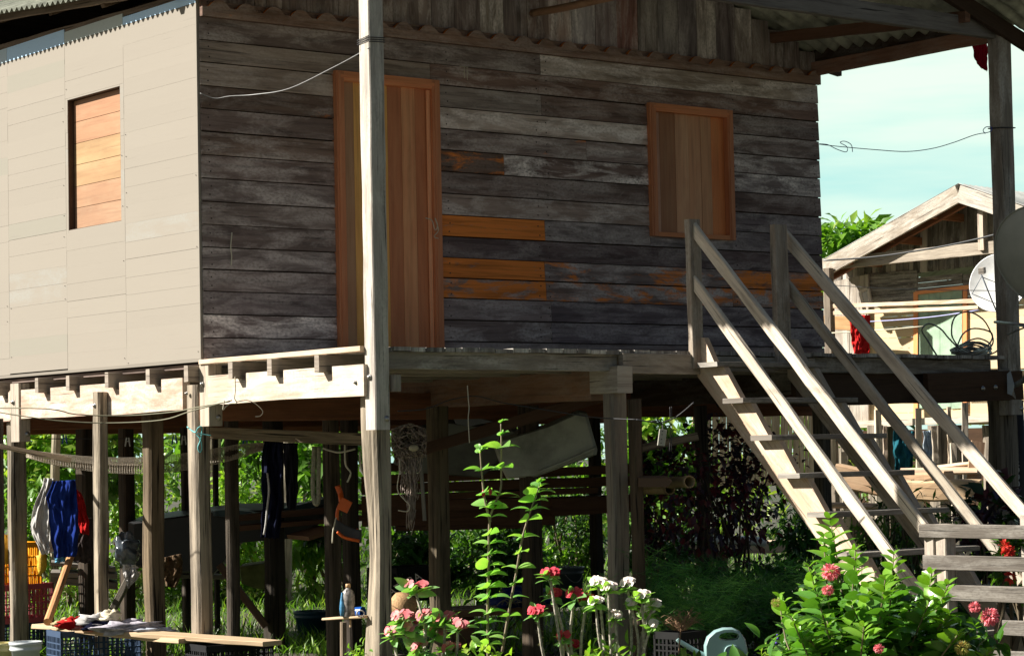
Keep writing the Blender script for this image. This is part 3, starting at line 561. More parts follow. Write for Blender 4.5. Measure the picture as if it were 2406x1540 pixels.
# ---------------------------------------------------------------- neighbour's house and yard things on the right
DN = 38.; NO = at(2140, 900, DN); nu = Vector((.163, -.987, 0)).normalized(); nn = Vector((-.987, -.163, 0)).normalized()
def nb(px, py, off=0., ):
    o = NO+nn*off; r = Vector(ray(px, py)); c = Vector(CAM); t = (o-c).dot(nn)/r.dot(nn); return c+r*t
nbh = empty('neighbour_house', (NO.x, NO.y, 0), 'pale wooden stilt house beyond the stairs with a green door and wide gable', 'house')
YEL = wood('yellow_board', (.74, .58, .36), (.66, .48, .27), (.78, .66, .46), grain=.3, streak=.3, fibre=.1, cracks=.05, bump=.1)
def quadp(m, pts, off, th=.04):
    """a board through four photo points lying on the wall plane at distance off, given real thickness"""
    P = [nb(x, y, off) for x, y in pts]; Q = [p-nn*th for p in P]; U, V = random.random()*20, random.random()*20
    a = (P[1]-P[0]).length; b = (P[3]-P[0]).length
    uv = [(U, V), (U+a, V), (U+a, V+b), (U, V+b)] if a > b else [(V, U), (V, U+a), (V+b, U+a), (V+b, U)]
    m.poly(P, uv); m.poly(Q[::-1], uv[::-1])
    for i in range(4): j = (i+1) % 4; m.poly([P[j], P[i], Q[i], Q[j]], [(U, 0), (U+.3, 0), (U+.3, th), (U, th)])
# gable boards
m = MB(); x = 1955; r_ = random.Random(5)
def rl(x): return 612-(x-1935)*.541+20 if x < 2253 else 440+(x-2253)*.235+20
def tb(x): return 664-(x-1955)*.125
while x < 2440:
    w = r_.choice([9, 12, 15, 18, 11]); v = r_.choice([.7, .9, 1.2, 1.5, 2.6, 3.4, .8]); m.t = (v*.42, v*.41, v*.40); m.st = (.3, 0, 0); x1 = min(x+w, 2440)
    quadp(m, [(x+.4, tb(x)+r_.uniform(0, 3)), (x+.4, rl(x)-16), (x1-.4, rl(x1)-16), (x1-.4, tb(x1)+3)], .0+r_.uniform(0, .03)); x = x1
m.build('gable_boards', GREY, nbh)
# left pale upright planks
m = MB()
for x0, x1, v in ((1935, 1960, .9), (1960, 1995, .95), (1996.5, 2018, .85), (2019, 2040, 1.05)):
    m.t = (v, v*.96, v*.92); m.st = (.4, 0, 0); quadp(m, [(x0, 1005), (x0, 662-(x0-1955)*.22), (x1, 662-(x1-1955)*.22), (x1, 1003)], .10)
m.build('side_planks', GREY, nbh)
m = MB(); y = 642
while y < 722: m.t = random.choice([(.45, .46, .48), (.6, .6, .62), (.35, .35, .36), (.75, .76, .78)]); m.st = (.5, 0, 0); quadp(m, [(2041, y+4), (2041, y), (2154, y-8), (2154, y-3.6)], .03+random.uniform(0, .02)); y += 4.3
for x0, x1, yy in ((2155, 2260, 652), (2262, 2440, 645)):
    for k, v in enumerate((.55, .42, .85, .9, .9)): 
        m.t = (v, v*.98, v*.98); yk = yy+k*13; 
        if k*13 < (33 if x0 < 2200 else 60): quadp(m, [(x0, yk+12), (x0, yk), (x1, yk-11*(x1-x0)/110), (x1, yk+12-11*(x1-x0)/110)], .04)
m.build('wall_planks', GREY, nbh)
m = MB(); 
for x0, x1 in ((2041, 2146), (2270, 2450)):
    y = 722 if x0 < 2100 else 700
    while y < 985:
        v = random.uniform(.92, 1.05); m.t = (v, v, v); s_ = (1-(y-700)/300)*8*(x1-x0)/110
        quadp(m, [(x0, y+24.4), (x0, y), (x1, y-s_), (x1, y+24.4-s_)], .03); y += 24.8
quadp(m, [(2146, 985), (2146, 960), (2270, 955), (2270, 982)], .03); m.build('yellow_wall', YEL, nbh)
m = MB(); m.t = (1.7, 1.6, 1.3); quadp(m, [(2146, 990), (2146, 686), (2156, 685), (2156, 990)], .07); quadp(m, [(2262, 990), (2262, 672), (2271, 671), (2271, 990)], .07); quadp(m, [(2150, 692), (2150, 684), (2276, 669), (2276, 678)], .09); m.build('door_frame', NEWW, nbh)
GRN = plain('green_painted_door', (.40, .56, .40), .6, 0, .2, 5)
m = MB()
for k in range(4): x0 = 2157+26*k; quadp(m, [(x0, 960), (x0, 691-3*k), (x0+25.3, 688-3*k), (x0+25.3, 958)], .05)
m.build('door', GRN, nbh)
m = MB(); m.t = (1.35, 1.3, 1.2); m.st = (.4, 0, 0); quadp(m, [(1935, 1008), (1935, 992), (2450, 968), (2450, 984)], .16, .12); m.build('sill_beam', GREY, nbh)
# roof: fascia out front, sheets behind
OV = 1.0
def ridgep(off): return nb(2253, 452, OV)-nn*(OV-off)
A0, AR = nb(1900, 652, OV), nb(2253, 455, OV)
ru = nu; dl = (AR-A0); hl = dl.dot(nu); 
m = MB(); m.t = (.9, .85, .78); m.st = (.6, 0, 0); m.beam(A0, AR, .05, .26, jit=.004); m.t = (1.1, 1.08, 1.05); AE = AR+nu*hl+Vector((0, 0, A0.z-AR.z)); m.beam(AR, AE, .05, .26, jit=.004); m.build('fascia', GREY, nbh)
m = MB(); m.t = (1.8, 1.1, .8); m.beam(A0-nn*.25-Vector((0, 0, .05)), AR-nn*.25-Vector((0, 0, .05)), .08, .2); m.build('rafter', DARK, nbh)
TIN = plain('galvanised_sheet', (.42, .42, .40), .45, .3, .25, 2)
for P0, P1 in ((A0, AR), (AE, AR)):
    m = MB(); dn = -nn
    def fn(u, v, P0=P0, P1=P1):
        p = P0+(P1-P0)*u+dn*(9*v); p = p+Vector((0, 0, .14+.02*math.cos(v*9*2*math.pi/.16))); return p
    m.grid(fn, 3, 56*6); m.build('roof_sheet', TIN, nbh, solid=.008)
for k in (.25, .52, .8):
    m = MB(); m.t = (2.6, 1.7, 1.2); p = A0+(AR-A0)*k; m.beam(p-Vector((0, 0, .05)), p-nn*1.4-Vector((0, 0, .05)), .08, .12); m.build('purlin', DARK, nbh)
m = MB(); m.t = (.95, .9, .82); m.beam(nb(1930, 622, .8), nb(2450, 569, .8), .06, .19); m.build('tie_beam', GREY, nbh)
m = MB(); m.t = (1.3, 1.2, 1.1); m.beam(nb(2310, 588, .82), nb(2306, 470, .82), .10, .12, up=tuple(nn)); m.build('king_post', GREY, nbh)
for x in (1946,):
    m = MB(); m.t = (.5, .45, .4); a = nb(x, 630, 1.1); m.beam(a, (a.x, a.y, 0), .12, .12, up=tuple(nn)); m.build('porch_post', GREY, nbh)
for x0, x1, y in ((1940, 2300, 720), (1940, 2300, 736)):
    m = MB(); m.t = (1.3, 1.2, 1.1); m.beam(nb(x0, y, 1.1), nb(x1, y-14, 1.1), .05, .06, jit=.006); m.build('porch_rail', BEAM, nbh)
m = MB(); m.t = (.85, .65, .4); m.beam(nb(1930, 757, .6), nb(2012, 760, .6), .05, .22); m.build('porch_board', BEAM, nbh)
for x in (1990, 2060, 2108, 2200, 2250, 2330, 2395):
    m = MB(); v = random.uniform(.4, 1.); m.t = (v, v*.95, v*.9); a = nb(x, 998, -.2 if x % 20 else .12); m.log((a.x, a.y, -.2), (a.x, a.y, a.z), .13, sq=.6); m.build('stilt', POST, nbh)
m = MB(); x = 1630
while x < 1965: w = random.uniform(7, 12); v = random.uniform(.9, 1.3); m.t = (v, v*.93, v*.8); a = at(x, 1140, 33.5); b = at(x, random.uniform(950, 972), 33.5); m.beam(a, b, (w-1)*33.5/FPX, .03, up=tuple(FW), jit=.006, seg=3); x += w
tag(m.build('board_fence', BEAM), 'pale upright board fence beyond the purple shrub', 'fence')
m = MB(); m.t = (.5, .4, .3); m.box(nb(1900, 1040, -5)+Vector((0, 0, -2)), nu*12, -nn*.1, (0, 0, 2.2)); m.build('rear_lining', DARK, nbh)
# shutter leaf propped by its corner
m = MB(); 
w_ = empty('wall_mirror', nb(2030, 700, .3), 'small white framed mirror propped on the porch rail', 'mirror')
m = MB(); m.t = (1.5, 1.5, 1.5); m.beam(nb(2022, 686, .3), nb(2034, 742, .3), .04, .05, up=tuple(nu)); m.beam(nb(2040, 678, .3), nb(2047, 715, .3), .04, .05, up=tuple(nu)); m.beam(nb(2022, 686, .3), nb(2040, 678, .3), .04, .05); m.build('mirror_frame', GREY, w_)
m = MB(); quadp(m, [(2028, 712), (2024, 688), (2039, 682), (2045, 710)], .31, .02); m.build('mirror_glass', plain('mirror_glass', (.2, .2, .2), .1, .6), w_)
# ---------------- cloth helper
def cloth_mat(name, c, rough=.9): return plain(name, c, rough, 0, .12, 9, .1, tint=True, trans=.12)
def garment(name, left, right, D, mat, label, cat, group=None, amp=.02, folds=4, nu_=40, nv=36, parent=None, t=(1, 1, 1), sag=0., off=None):
    """hanging cloth between two photo outlines (top to bottom) at one distance, with folds and thickness"""
    m = MB(); m.t = t; sd = random.random()*30
    def ev(P, v):
        L_ = len(P)-1; k = min(int(v*L_), L_-1); f = v*L_-k; return P[k][0]+(P[k+1][0]-P[k][0])*f, P[k][1]+(P[k+1][1]-P[k][1])*f
    def fn(u, v):
        a, b = ev(left, v), ev(right, v); x = a[0]+(b[0]-a[0])*u; y = a[1]+(b[1]-a[1])*u+sag*4*u*(1-u)*(1-v)
        e = .35+.65*v; d = D+amp*.5*e*math.sin(u*folds*2*math.pi+5*noise.noise(Vector((u*1.5, v*1.5, sd))))+amp*2.*noise.noise(Vector((u*3.2+v*1.2, v*2.6, sd+4)))+amp*1.1*noise.noise(Vector((u*8+v*3, v*7, sd+7)))+amp*.5*noise.noise(Vector((u*17, v*13, sd+2)))
        return at(x+4.5*noise.noise(Vector((u*2, v*5, sd+8))), y+(3.5*noise.noise(Vector((u*7, 1, sd))) if v > .99 else 0), d)
    m.grid(fn, nu_, nv); o = m.build(name, mat, parent, solid=.004)
    if not parent: tag(o, label, cat, group)
    return o
def wire(name, pts, r, mat, label, cat, parent=None, group=None, n=5, sub=5):
    m = MB(); m.tube(pts, r, n, sub=sub); o = m.build(name, mat, parent)
    if not parent: tag(o, label, cat, group)
    return o
RED = cloth_mat('red_cloth', (.55, .02, .02)); NAVY = cloth_mat('navy_cloth', (.008, .010, .03)); WHT = cloth_mat('white_cloth', (.6, .58, .56)); CRIM = cloth_mat('crimson_cloth', (.40, .008, .03)); BRN = cloth_mat('dark_cloth', (.07, .055, .055))
BLACK = plain('black_plastic', (.02, .02, .022), .5); WIREG = plain('grey_wire', (.30, .30, .30), .5, .3); WIREB = plain('blue_wire', (.10, .14, .6), .5); WIREK = plain('black_wire', (.03, .03, .035), .6); CORD = plain('string_line', (.6, .55, .42), .8)
garment('red_garment', [(1994, 738), (2000, 790), (2006, 831)], [(2044, 740), (2043, 790), (2042, 831)], 36.3, RED, 'red garment hanging on the porch of the far house', 'clothes', amp=.03, folds=2)
wire('washing_line', [nb(2000, 757, 1.3), nb(2100, 752, 1.3), nb(2200, 743, 1.3), nb(2300, 728, 1.3)], .010, plain('lilac_cord', (.45, .45, .75), .6), 'lilac and white washing line along the far porch', 'washing line')
wire('string_line', [nb(1950, 782, 1.4), nb(2060, 776, 1.4), nb(2170, 766, 1.4)], .010, CORD, 'pale cord strung below the lilac line on the far porch', 'cord')
wire('power_cable', [at(1935, 612, 30), at(2050, 604, 30), at(2150, 590, 30), at(2250, 572, 30), at(2350, 548, 30), at(2420, 530, 30)], .012, WIREG, 'thick twisted grey overhead cable crossing the far gable', 'cable')
wire('thin_wire', [at(1930, 668, 30), at(2060, 676, 30), at(2200, 681, 30), at(2420, 683, 30)], .005, WIREG, 'thin wire crossing just above the green door', 'wire')
# ---------------- white dish
def dish(name, c, ax, r, dep, mat, label, rx=None):
    e = empty(name, c, label, 'satellite dish', None); ax = Vector(ax).normalized(); m = MB(); m.lathe(Vector(c)-ax*0, [(r*k/9, dep*(k/9)**2) for k in range(0, 10)]+[(r*1.015, dep+.004), (r*1.015, dep-.012)], 40, ax, capb=False); m.build('reflector', mat, e, solid=.006); return e
WDM = plain('white_dish_paint', (.78, .78, .76), .45); GDM = plain('grey_dish_paint', (.42, .43, .38), .5, 0, .08)
c = at(2352, 668, 31); tocam = (Vector(CAM)-c).normalized(); ax = (tocam+Vector((-.30, .25, .35))).normalized()
d1 = dish('white_satellite_dish', tuple(c), ax, .39, .09, WDM, 'white satellite dish behind the right verandah post')
fp = at(2304, 638, 30.6); m = MB(); m.beam(fp-Vector((.05, .05, 0)), fp+Vector((.05, .0, .02)), .07, .08); m.build('receiver_head', GREY, d1)
for a_, b_, r in (((2306, 645), (2342, 733), .010), ((2306, 650), (2284, 690), .005), ((2306, 650), (2352, 668), .005), ((2284, 690), (2345, 715), .005)):
    m = MB(); m.tube([at(*a_, 30.6), at(*b_, 30.8)], r, 6); m.build('strut', plain('strut_steel', (.2, .23, .28), .5), d1)
m = MB(); m.tube([tuple(c-Vector(ax)*.02), tuple(c-Vector((0, 0, 1.1)))], .03, 8); m.build('mast', METAL, d1)
# ---------------- grey dish near the right post, on an arm bolted to the post
c = at(2445, 612, 17.6); tocam = (Vector(CAM)-c).normalized(); side = Vector(RR)
ax = (-tocam*.80+side*.50+Vector((0, 0, .42))).normalized()
d2 = dish('grey_satellite_dish', tuple(c), ax, .40, .085, GDM, 'grey satellite dish on a bracket bolted to the right post')
m = MB(); m.tube([at(2382, 905, 19.2), at(2420, 862, 18.8), tuple(c-Vector(ax)*.02)], .022, 10, sub=3); m.build('arm', plain('arm_paint', (.32, .34, .31), .5), d2)
pb = [at(2366, 878, 19.12), at(2374, 870, 19.12), at(2384, 905, 19.12), at(2377, 928, 19.12), at(2367, 924, 19.12)]
m = MB(); m.poly(pb[::-1]); m.build('mounting_plate', plain('plate_paint', (.38, .42, .45), .5), d2, solid=.006)
for y in (756, 762): m = MB(); m.tube([at(2337 if y < 760 else 2375, y, 18.9), at(2425, y+8, 18.3)], .011 if y < 760 else .006, 8); m.build('feed_arm', plain('feed_paint', (.3, .3, .32), .4), d2)
# ---------------- black tank with painted number, stakes, timbers
TK = empty('black_drum', gx(2397, 21), 'black upright drum with 2000 painted in white, right of the stilts', 'drum')
g = gx(2399, 21); m = MB(); m.lathe((g.x, g.y, .3), [(.10, 0), (.105, .02), (.105, 1.15), (.08, 1.22), (.04, 1.24), (.035, 1.7)], 24, capt=True); m.build('body', BLACK, TK)
WPAINT = plain('white_marker', (.75, .75, .75), .7, 0, .05)
def txt(s, c, right, up, size, mat, parent, name='painted_number', vert=False, bold=0.):
    cu = bpy.data.curves.new(name, 'FONT'); cu.body = s; cu.size = size; cu.align_x = 'CENTER'; cu.align_y = 'CENTER'; cu.extrude = .0012; cu.offset = bold; cu.space_line = .8
    o = bpy.data.objects.new(name, cu); COL.objects.link(o); R3 = Vector(right).normalized(); U3 = Vector(up).normalized(); N3 = R3.cross(U3)
    o.matrix_world = Matrix(((R3.x, U3.x, N3.x, c[0]), (R3.y, U3.y, N3.y, c[1]), (R3.z, U3.z, N3.z, c[2]), (0, 0, 0, 1)))
    dg = bpy.context.evaluated_depsgraph_get(); me = bpy.data.meshes.new_from_object(o.evaluated_get(dg)); mw = o.matrix_world.copy(); bpy.data.objects.remove(o)
    me.transform(mw); me.materials.clear(); me.materials.append(mat); me.name = name; o = bpy.data.objects.new(name, me); COL.objects.link(o)
    if parent: o.parent = parent; o.matrix_parent_inverse = Matrix.Translation(-parent.location)
    return o
p_ = at(2391, 1112, 20.88); txt('2\n0\n0\n0', p_, RR, (0, 0, 1), .075, WPAINT, TK)
def stake(px, y0, y1, D, w, tint, lab, mat=GREY, dx=0):
    m = MB(); m.t = tint; a = at(px+dx, y0, D); b = at(px, y1, D); W3 = w*D/FPX
    if y1 > 1100: b = Vector((b.x, b.y, -.1))
    m.beam(b, a, W3, W3*.7, up=tuple(FW), jit=.008, seg=8); tag(m.build('fence_stake', mat), lab, 'stake', 'upright stakes in the yard below the far house')
for i, (px, y0, y1, w, t) in enumerate([(2062, 962, 1120, 15, (1.4, 1.35, 1.2)), (2158, 958, 1120, 15, (1.3, 1.25, 1.1)), (2266, 945, 1120, 15, (1.4, 1.35, 1.25)), (2233, 955, 1090, 10, (1., .9, .75)), (2200, 1000, 1100, 13, (1.1, 1.05, .95)), (2240, 1040, 1110, 15, (1.35, 1.3, 1.2)), (2080, 1000, 1090, 9, (1.1, 1, .9)), (1990, 1060, 1140, 16, (1.3, 1.25, 1.1))]):
    stake(px, y0, y1, 29-i*.2, w, t, ['tall pale stake seen behind the third handrail', 'pale stake with a dark edge in the middle of the yard', 'tallest bare stake, left of the right verandah stilt', 'thin splintered stake with a pointed top', 'slanted grey stake under the far house', 'short thick pale stake beside the timbers', 'thin pale stick behind the lower handrail', 'pale stake low between the stair treads'][i], dx=[0, 0, 0, -4, -6, 0, 0, -8][i])
tm = [((1965, 1115), (2140, 1150), 52, 27, (1., .85, .68)), ((2095, 1152), (2305, 1150), 48, 26.6, (1.25, 1.1, .85)), ((2120, 1108), (2300, 1104), 14, 27.4, (1.2, 1.1, 1.)), ((2135, 1122), (2230, 1116), 20, 27.0, (.9, .75, .6)), ((2190, 1098), (2300, 1088), 9, 27.6, (1.3, 1.25, 1.15)), ((1960, 1185), (2090, 1190), 14, 26, (1.2, 1.1, .95))]
for i, (a, b, h, D, t) in enumerate(tm):
    m = MB(); m.t = t; m.beam(at(*a, D), at(*b, D-.3), .25, h*D/FPX, jit=.012, c=.02); tag(m.build('timber', BEAM), ['weathered reddish timber lying behind the stair treads', 'largest pale squared timber in the yard pile', 'thin pale plank on top of the timber pile', 'short brown timber stacked on the largest one', 'bleached board topmost on the pile', 'low pale plank near the ground behind the stairs'][i], 'timber', 'timbers stacked in the far yard')
m = MB(); m.t = (.95, .75, .6); m.beam(at(2280, 1200, 27), at(2298, 1037, 27.2), .16, .03, up=tuple(FW), jit=.004); tag(m.build('leaning_board', BEAM), 'wide brown board leaning upright beside the timber pile', 'board')
TEAL = cloth_mat('teal_cloth', (.02, .13, .17)); garment('teal_cloth', [(2100, 1010), (2098, 1060), (2106, 1118)], [(2148, 1012), (2146, 1060), (2142, 1116)], 33, TEAL, 'teal cloth hanging beneath the far house', 'cloth', folds=3, amp=.04)
garment('pale_trousers', [(2168, 1012), (2172, 1060), (2162, 1096)], [(2186, 1010), (2194, 1060), (2200, 1098)], 30, cloth_mat('pale_blue_cloth', (.5, .58, .66)), 'pale blue trousers hanging on a line below the far house', 'clothes', folds=2, amp=.03)
# things on the verandah
CB = plain('cable_sheath', (.20, .19, .17), .5); co_ = MB(); yC = -1.45
def cpt(px, py, dy=0): return oy(px, py, yC+dy)
r_ = random.Random(3)
coil = empty('cable_coil', tuple(cpt(2270, 832)), 'tangled coil of dark cable lying on the deck by the right post', 'cable coil')
m = MB(); m.tube([cpt(2202, 836, -.1), cpt(2180, 800), cpt(2166, 775), cpt(2182, 760), cpt(2210, 772), cpt(2230, 795), cpt(2260, 822), cpt(2300, 832)], .007, 6); 
m.tube([cpt(2250, 812), cpt(2236, 785), cpt(2243, 745), cpt(2275, 732), cpt(2310, 750), cpt(2330, 785), cpt(2333, 805), cpt(2322, 822)], .007, 6)
m.tube([cpt(2245, 825), cpt(2262, 785, .1), cpt(2290, 771, .15), cpt(2330, 782, .1), cpt(2322, 810), cpt(2280, 828)], .007, 6)
for k in range(13):
    x0, x1 = r_.uniform(2232, 2255), r_.uniform(2300, 2332); yt, yb = r_.uniform(796, 826), r_.uniform(824, 836); d = r_.uniform(-.2, .2)
    m.tube([cpt(x0, (yt+yb)/2, d), cpt((x0*2+x1)/3, yt, d+.15), cpt((x0+2*x1)/3, yt-4, d+.15), cpt(x1, (yt+yb)/2-2, d), cpt((x0+2*x1)/3, yb, d-.15), cpt((x0*2+x1)/3, yb, d-.15), cpt(x0, (yt+yb)/2, d)], .007, 6)
m.build('loops', CB, coil)
m = MB(); m.tube([cpt(2318, 836), cpt(2345, 822), cpt(2352, 800), oy(2370, 785, -2.2), oy(2406, 770, -2.4), oy(2440, 762, -2.5)], .007, 6); m.build('tail', CB, coil)
garment('red_cloth', [(2276, 70), (2283, 108), (2291, 140), (2302, 158)], [(2322, 82), (2321, 110), (2321, 140), (2318, 168)], 19.9, CRIM, 'crimson cloth hanging from the roof corner beside the right post', 'cloth', amp=.012, folds=1)
# wires about the house
wire('post_wire', [oy(867, 112, -2.16), oy(840, 128, -1.9), oy(780, 160, -1.4), oy(680, 208, -.8), oy(600, 222, -.4), oy(540, 226, -.2), oy(505, 231, -.1), oy(470, 219, -.04)], .0035, WIREG, 'thin wire from the centre verandah post to the house corner', 'wire')
m = MB()
for k in range(3): z = 4.30+k*.014; m.tube([(-.012, -2.152, z), (.116, -2.152, z+.006), (.116, -2.02, z+.004), (-.012, -2.02, z-.004), (-.012, -2.152, z+.01)], .0028, 5, sm=False)
tag(m.build('wire_wrap', WIREK), 'dark wire wound round the top of the centre post', 'wire')
m = MB(); z = oy(2345, 296, -2.17).z; m.tube([(6.152, -2.17, z-.01), (6.318, -2.17, z), (6.318, -2.03, z), (6.152, -2.03, z), (6.152, -2.17, z-.01)], .005, 5, sm=False); tag(m.build('wire_wrap', WIREK), 'black wire wound round the right verandah post', 'wire')
wire('blue_wire', [oy(1925, 338, -.05), oy(1945, 340, -.1), oy(1965, 350, -.2), oy(1988, 357, -.3), oy(1990, 345, -.3), oy(1974, 335, -.3), oy(1985, 332, -.3), oy(2000, 340, -.3), oy(2003, 357, -.3)], .0035, WIREB, 'looped loose end of blue wire at the house corner', 'wire')
wire('blue_wire', [oy(1925, 339, -.05), oy(1980, 345, -.4), oy(2060, 352, -.8), oy(2130, 356, -1.2), oy(2190, 349, -1.5), oy(2240, 335, -1.8), oy(2290, 317, -2.0), oy(2325, 310, -2.1), oy(2330, 300, -2.1), oy(2318, 298, -2.1), oy(2310, 306, -2.1), oy(2315, 314, -2.1)], .0035, WIREB, 'long blue wire slung from the house corner to the right post', 'wire')
wire('hanging_string', [oy(545, 546, -.03), oy(542, 580, -.035), oy(544, 600, -.03), oy(543, 623, -.03)], .005, CORD, 'pale doubled string hanging on the dark wall left of the door', 'string', n=5)
wire('door_tie', [oy(1000, 512, -.07), oy(1015, 518, -.08), oy(1022, 540, -.08), oy(1028, 530, -.08), oy(1022, 512, -.08), oy(1030, 540, -.08), oy(1020, 555, -.08), oy(1030, 560, -.08)], .004, CORD, 'knotted pale tie at the edge of the orange door', 'string')
for x in (1090, 1098): pass
m = MB(); m.tube([oy(1091, 157, -.03), oy(1091, 184, -.03)], .003, 5); m.tube([oy(1097, 157, -.03), oy(1098, 188, -.03)], .003, 5); m.tube([oy(1080, 156, -.03), oy(1100, 158, -.03)], .0025, 5); tag(m.build('white_string', CORD), 'two short white strings hanging above the door frame', 'string')
# ---------------------------------------------------------------- leaves
def leafmat(name, spec=.5, rough=.38, tr=.35, shift=(1.6, 1.8, .55)):
    m, t, b = newmat(name); a = t.nodes.new('ShaderNodeAttribute'); a.attribute_name = 'tint'; c = a.outputs['Color']
    g = t.nodes.new('ShaderNodeTexCoord').outputs['Object']; c = _mix(t, c, (.5, .55, .4), _ramp(t, _noise(t, g, (30,)*3, 3, .6), .5, .7, 0, .35), 'MULTIPLY')
    t.links.new(c, b.inputs['Base Color']); b.inputs['Roughness'].default_value = rough; b.inputs['Specular IOR Level'].default_value = spec
    tr_ = t.nodes.new('ShaderNodeBsdfTranslucent'); c2 = _mix(t, c, shift, 1., 'MULTIPLY'); t.links.new(c2, tr_.inputs[0]); ms = t.nodes.new('ShaderNodeMixShader'); ms.inputs[0].default_value = tr
    t.links.new(b.outputs[0], ms.inputs[1]); t.links.new(tr_.outputs[0], ms.inputs[2]); t.links.new(ms.outputs[0], t.nodes['Material Output'].inputs[0]); return m
LEAF = leafmat('leaf'); LEAFG = leafmat('glossy_leaf', .6, .27, .25); LEAFD = leafmat('dark_leaf', .4, .35, .12); PETAL = leafmat('petal', .3, .6, .3, shift=(1.1, 1., 1.))
def leaves(name, P, D, Ln, Wd, tint, mat, parent=None, rows=3, sunny=0., fold=.22, curl=.3, tipw=1.0, up=None, seed=1):
    """many leaf blades with a midrib fold and a droop; arrays of base points, directions, sizes, colours"""
    g = np.random.default_rng(seed); P = np.asarray(P, float); n = len(P); D = np.asarray(D, float); D = D/(np.linalg.norm(D, axis=1, keepdims=True)+1e-9)
    Ln = np.broadcast_to(np.asarray(Ln, float), (n,)); Wd = np.broadcast_to(np.asarray(Wd, float), (n,)); curl = np.broadcast_to(np.asarray(curl, float), (n,))
    U = np.tile(np.array([0, 0, 1.])-np.array(SUN)*sunny, (n, 1))+g.normal(0, .35, (n, 3)) if up is None else np.asarray(up, float)
    S = np.cross(D, U); S /= (np.linalg.norm(S, axis=1, keepdims=True)+1e-9); U = np.cross(S, D)
    T_ = np.linspace(0, 1, rows+1); V = np.zeros((n, rows+1, 3, 3))
    for i, t in enumerate(T_):
        w = (math.sin(math.pi*min(1, t**.85*.97+.02)))**.8*tipw if rows > 1 else 1
        if i == rows: w = .04
        if i == 0: w = .10
        c = P+D*(Ln*t)[:, None]*(1-.25*(curl*t)[:, None])-U*(Ln*curl*t*t*.6)[:, None]; hw = (Wd*.5*w)[:, None]
        V[:, i, 1] = c; V[:, i, 0] = c-S*hw+U*hw*fold*1.6; V[:, i, 2] = c+S*hw+U*hw*fold*1.6
    k = (rows+1)*3; V = V.reshape(-1, 3); q = []
    for i in range(rows):
        for j in range(2): q.append([i*3+j, i*3+j+1, i*3+j+4, i*3+j+3])
    q = np.array(q); F = (q[None]+np.arange(n)[:, None, None]*k).reshape(-1, 4)
    me = bpy.data.meshes.new(name); me.vertices.add(len(V)); me.vertices.foreach_set('co', V.ravel()); me.loops.add(F.size); me.loops.foreach_set('vertex_index', F.ravel().astype(np.int32))
    me.polygons.add(len(F)); me.polygons.foreach_set('loop_start', np.arange(0, F.size, 4, dtype=np.int32)); me.polygons.foreach_set('loop_total', np.full(len(F), 4, np.int32)); me.update(); me.validate()
    me.materials.append(mat); A_ = me.attributes.new('tint', 'FLOAT_COLOR', 'CORNER'); tint = np.asarray(tint, float); 
    if tint.ndim == 1: tint = np.tile(tint, (n, 1))
    C4 = np.ones((n, 4)); C4[:, :3] = tint; A_.data.foreach_set('color', np.repeat(C4, q.size, axis=0).ravel().astype(np.float32))
    me.polygons.foreach_set('use_smooth', np.ones(len(F), bool))
    o = bpy.data.objects.new(name, me); COL.objects.link(o)
    if parent: o.parent = parent; o.matrix_parent_inverse = Matrix.Translation(-parent.location)
    return o
def tints(n, cols, seed=0, var=.25):
    g = np.random.default_rng(seed); c = np.array(cols)[g.integers(0, len(cols), n)]; return c*g.uniform(1-var, 1+var, (n, 1))
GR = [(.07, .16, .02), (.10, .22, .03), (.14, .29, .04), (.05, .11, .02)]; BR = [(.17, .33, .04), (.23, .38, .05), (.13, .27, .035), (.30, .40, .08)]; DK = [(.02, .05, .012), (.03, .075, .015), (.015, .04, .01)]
PU = [(.07, .03, .055), (.11, .03, .05), (.05, .035, .06), (.08, .06, .11), (.18, .03, .05)]
# ---------------------------------------------------------------- things stored under the house
def pxbox(m, x0, y0, x1, y1, D, dep, u=None):
    """box whose near face spans the photo rectangle at distance D; runs along world x/y"""
    pass
def crate(name, px, py, w, d, h, D, col, label, ang=0., text=None, parts=True, cat='crate', n=7, rows=3, group='plastic crates under the house'):
    """slatted plastic crate; px,py its lower near corner"""
    mat = plain(name+'_plastic', col, .8, 0, .1, 9, .12); c = at(px, py, D); e = empty(name, tuple(c), label, cat, group); ca, sa = math.cos(ang), math.sin(ang)
    X = Vector((ca, sa, 0)); Y = Vector((-sa, ca, 0)); Z = Vector((0, 0, 1)); th = .012
    b = MB(); b.box(c, X*w, Y*d, Z*th); b.build('base', mat, e)
    for (o, A_, Nn, L_) in ((c, X, Y, w), (c+Y*(d-th), X, Y, w), (c, Y, X, d), (c+X*(w-th), Y, X, d)):
        m = MB(); k = int(L_/.035)
        m.box(o+Z*(h-.045), A_*L_, Nn*th, Z*.045); m.box(o+Z*th, A_*L_, Nn*th, Z*.03)
        for z in np.linspace(.04, h-.05, rows+2)[1:-1]: m.box(o+Z*z+Nn*.001, A_*L_, Nn*(th-.003), Z*.010)
        for i in range(k+1): m.box(o+A_*((L_-.010)*i/k)+Z*th+Nn*.002, Z*(h-th-.02), A_*(.010 if i % 3 else .018), Nn*(th-.004))
        m.build('side', mat, e)
    return e, c, X, Y
AX = -.0
crate('yellow_crate', -50, 1392, .58, .34, .40, 19.8, (.75, .32, .01), 'yellow crate stacked on the pink crate at the left edge', ang=AX)
crate('pink_crate', -60, 1470, .72, .38, .32, 19.6, (.42, .09, .11), 'dark pink crate below the yellow one at the left edge', ang=AX)
crate('navy_crate', -60, 1552, .72, .38, .30, 19.6, (.03, .05, .09), 'navy crate at the bottom of the stack on the far left', ang=AX)
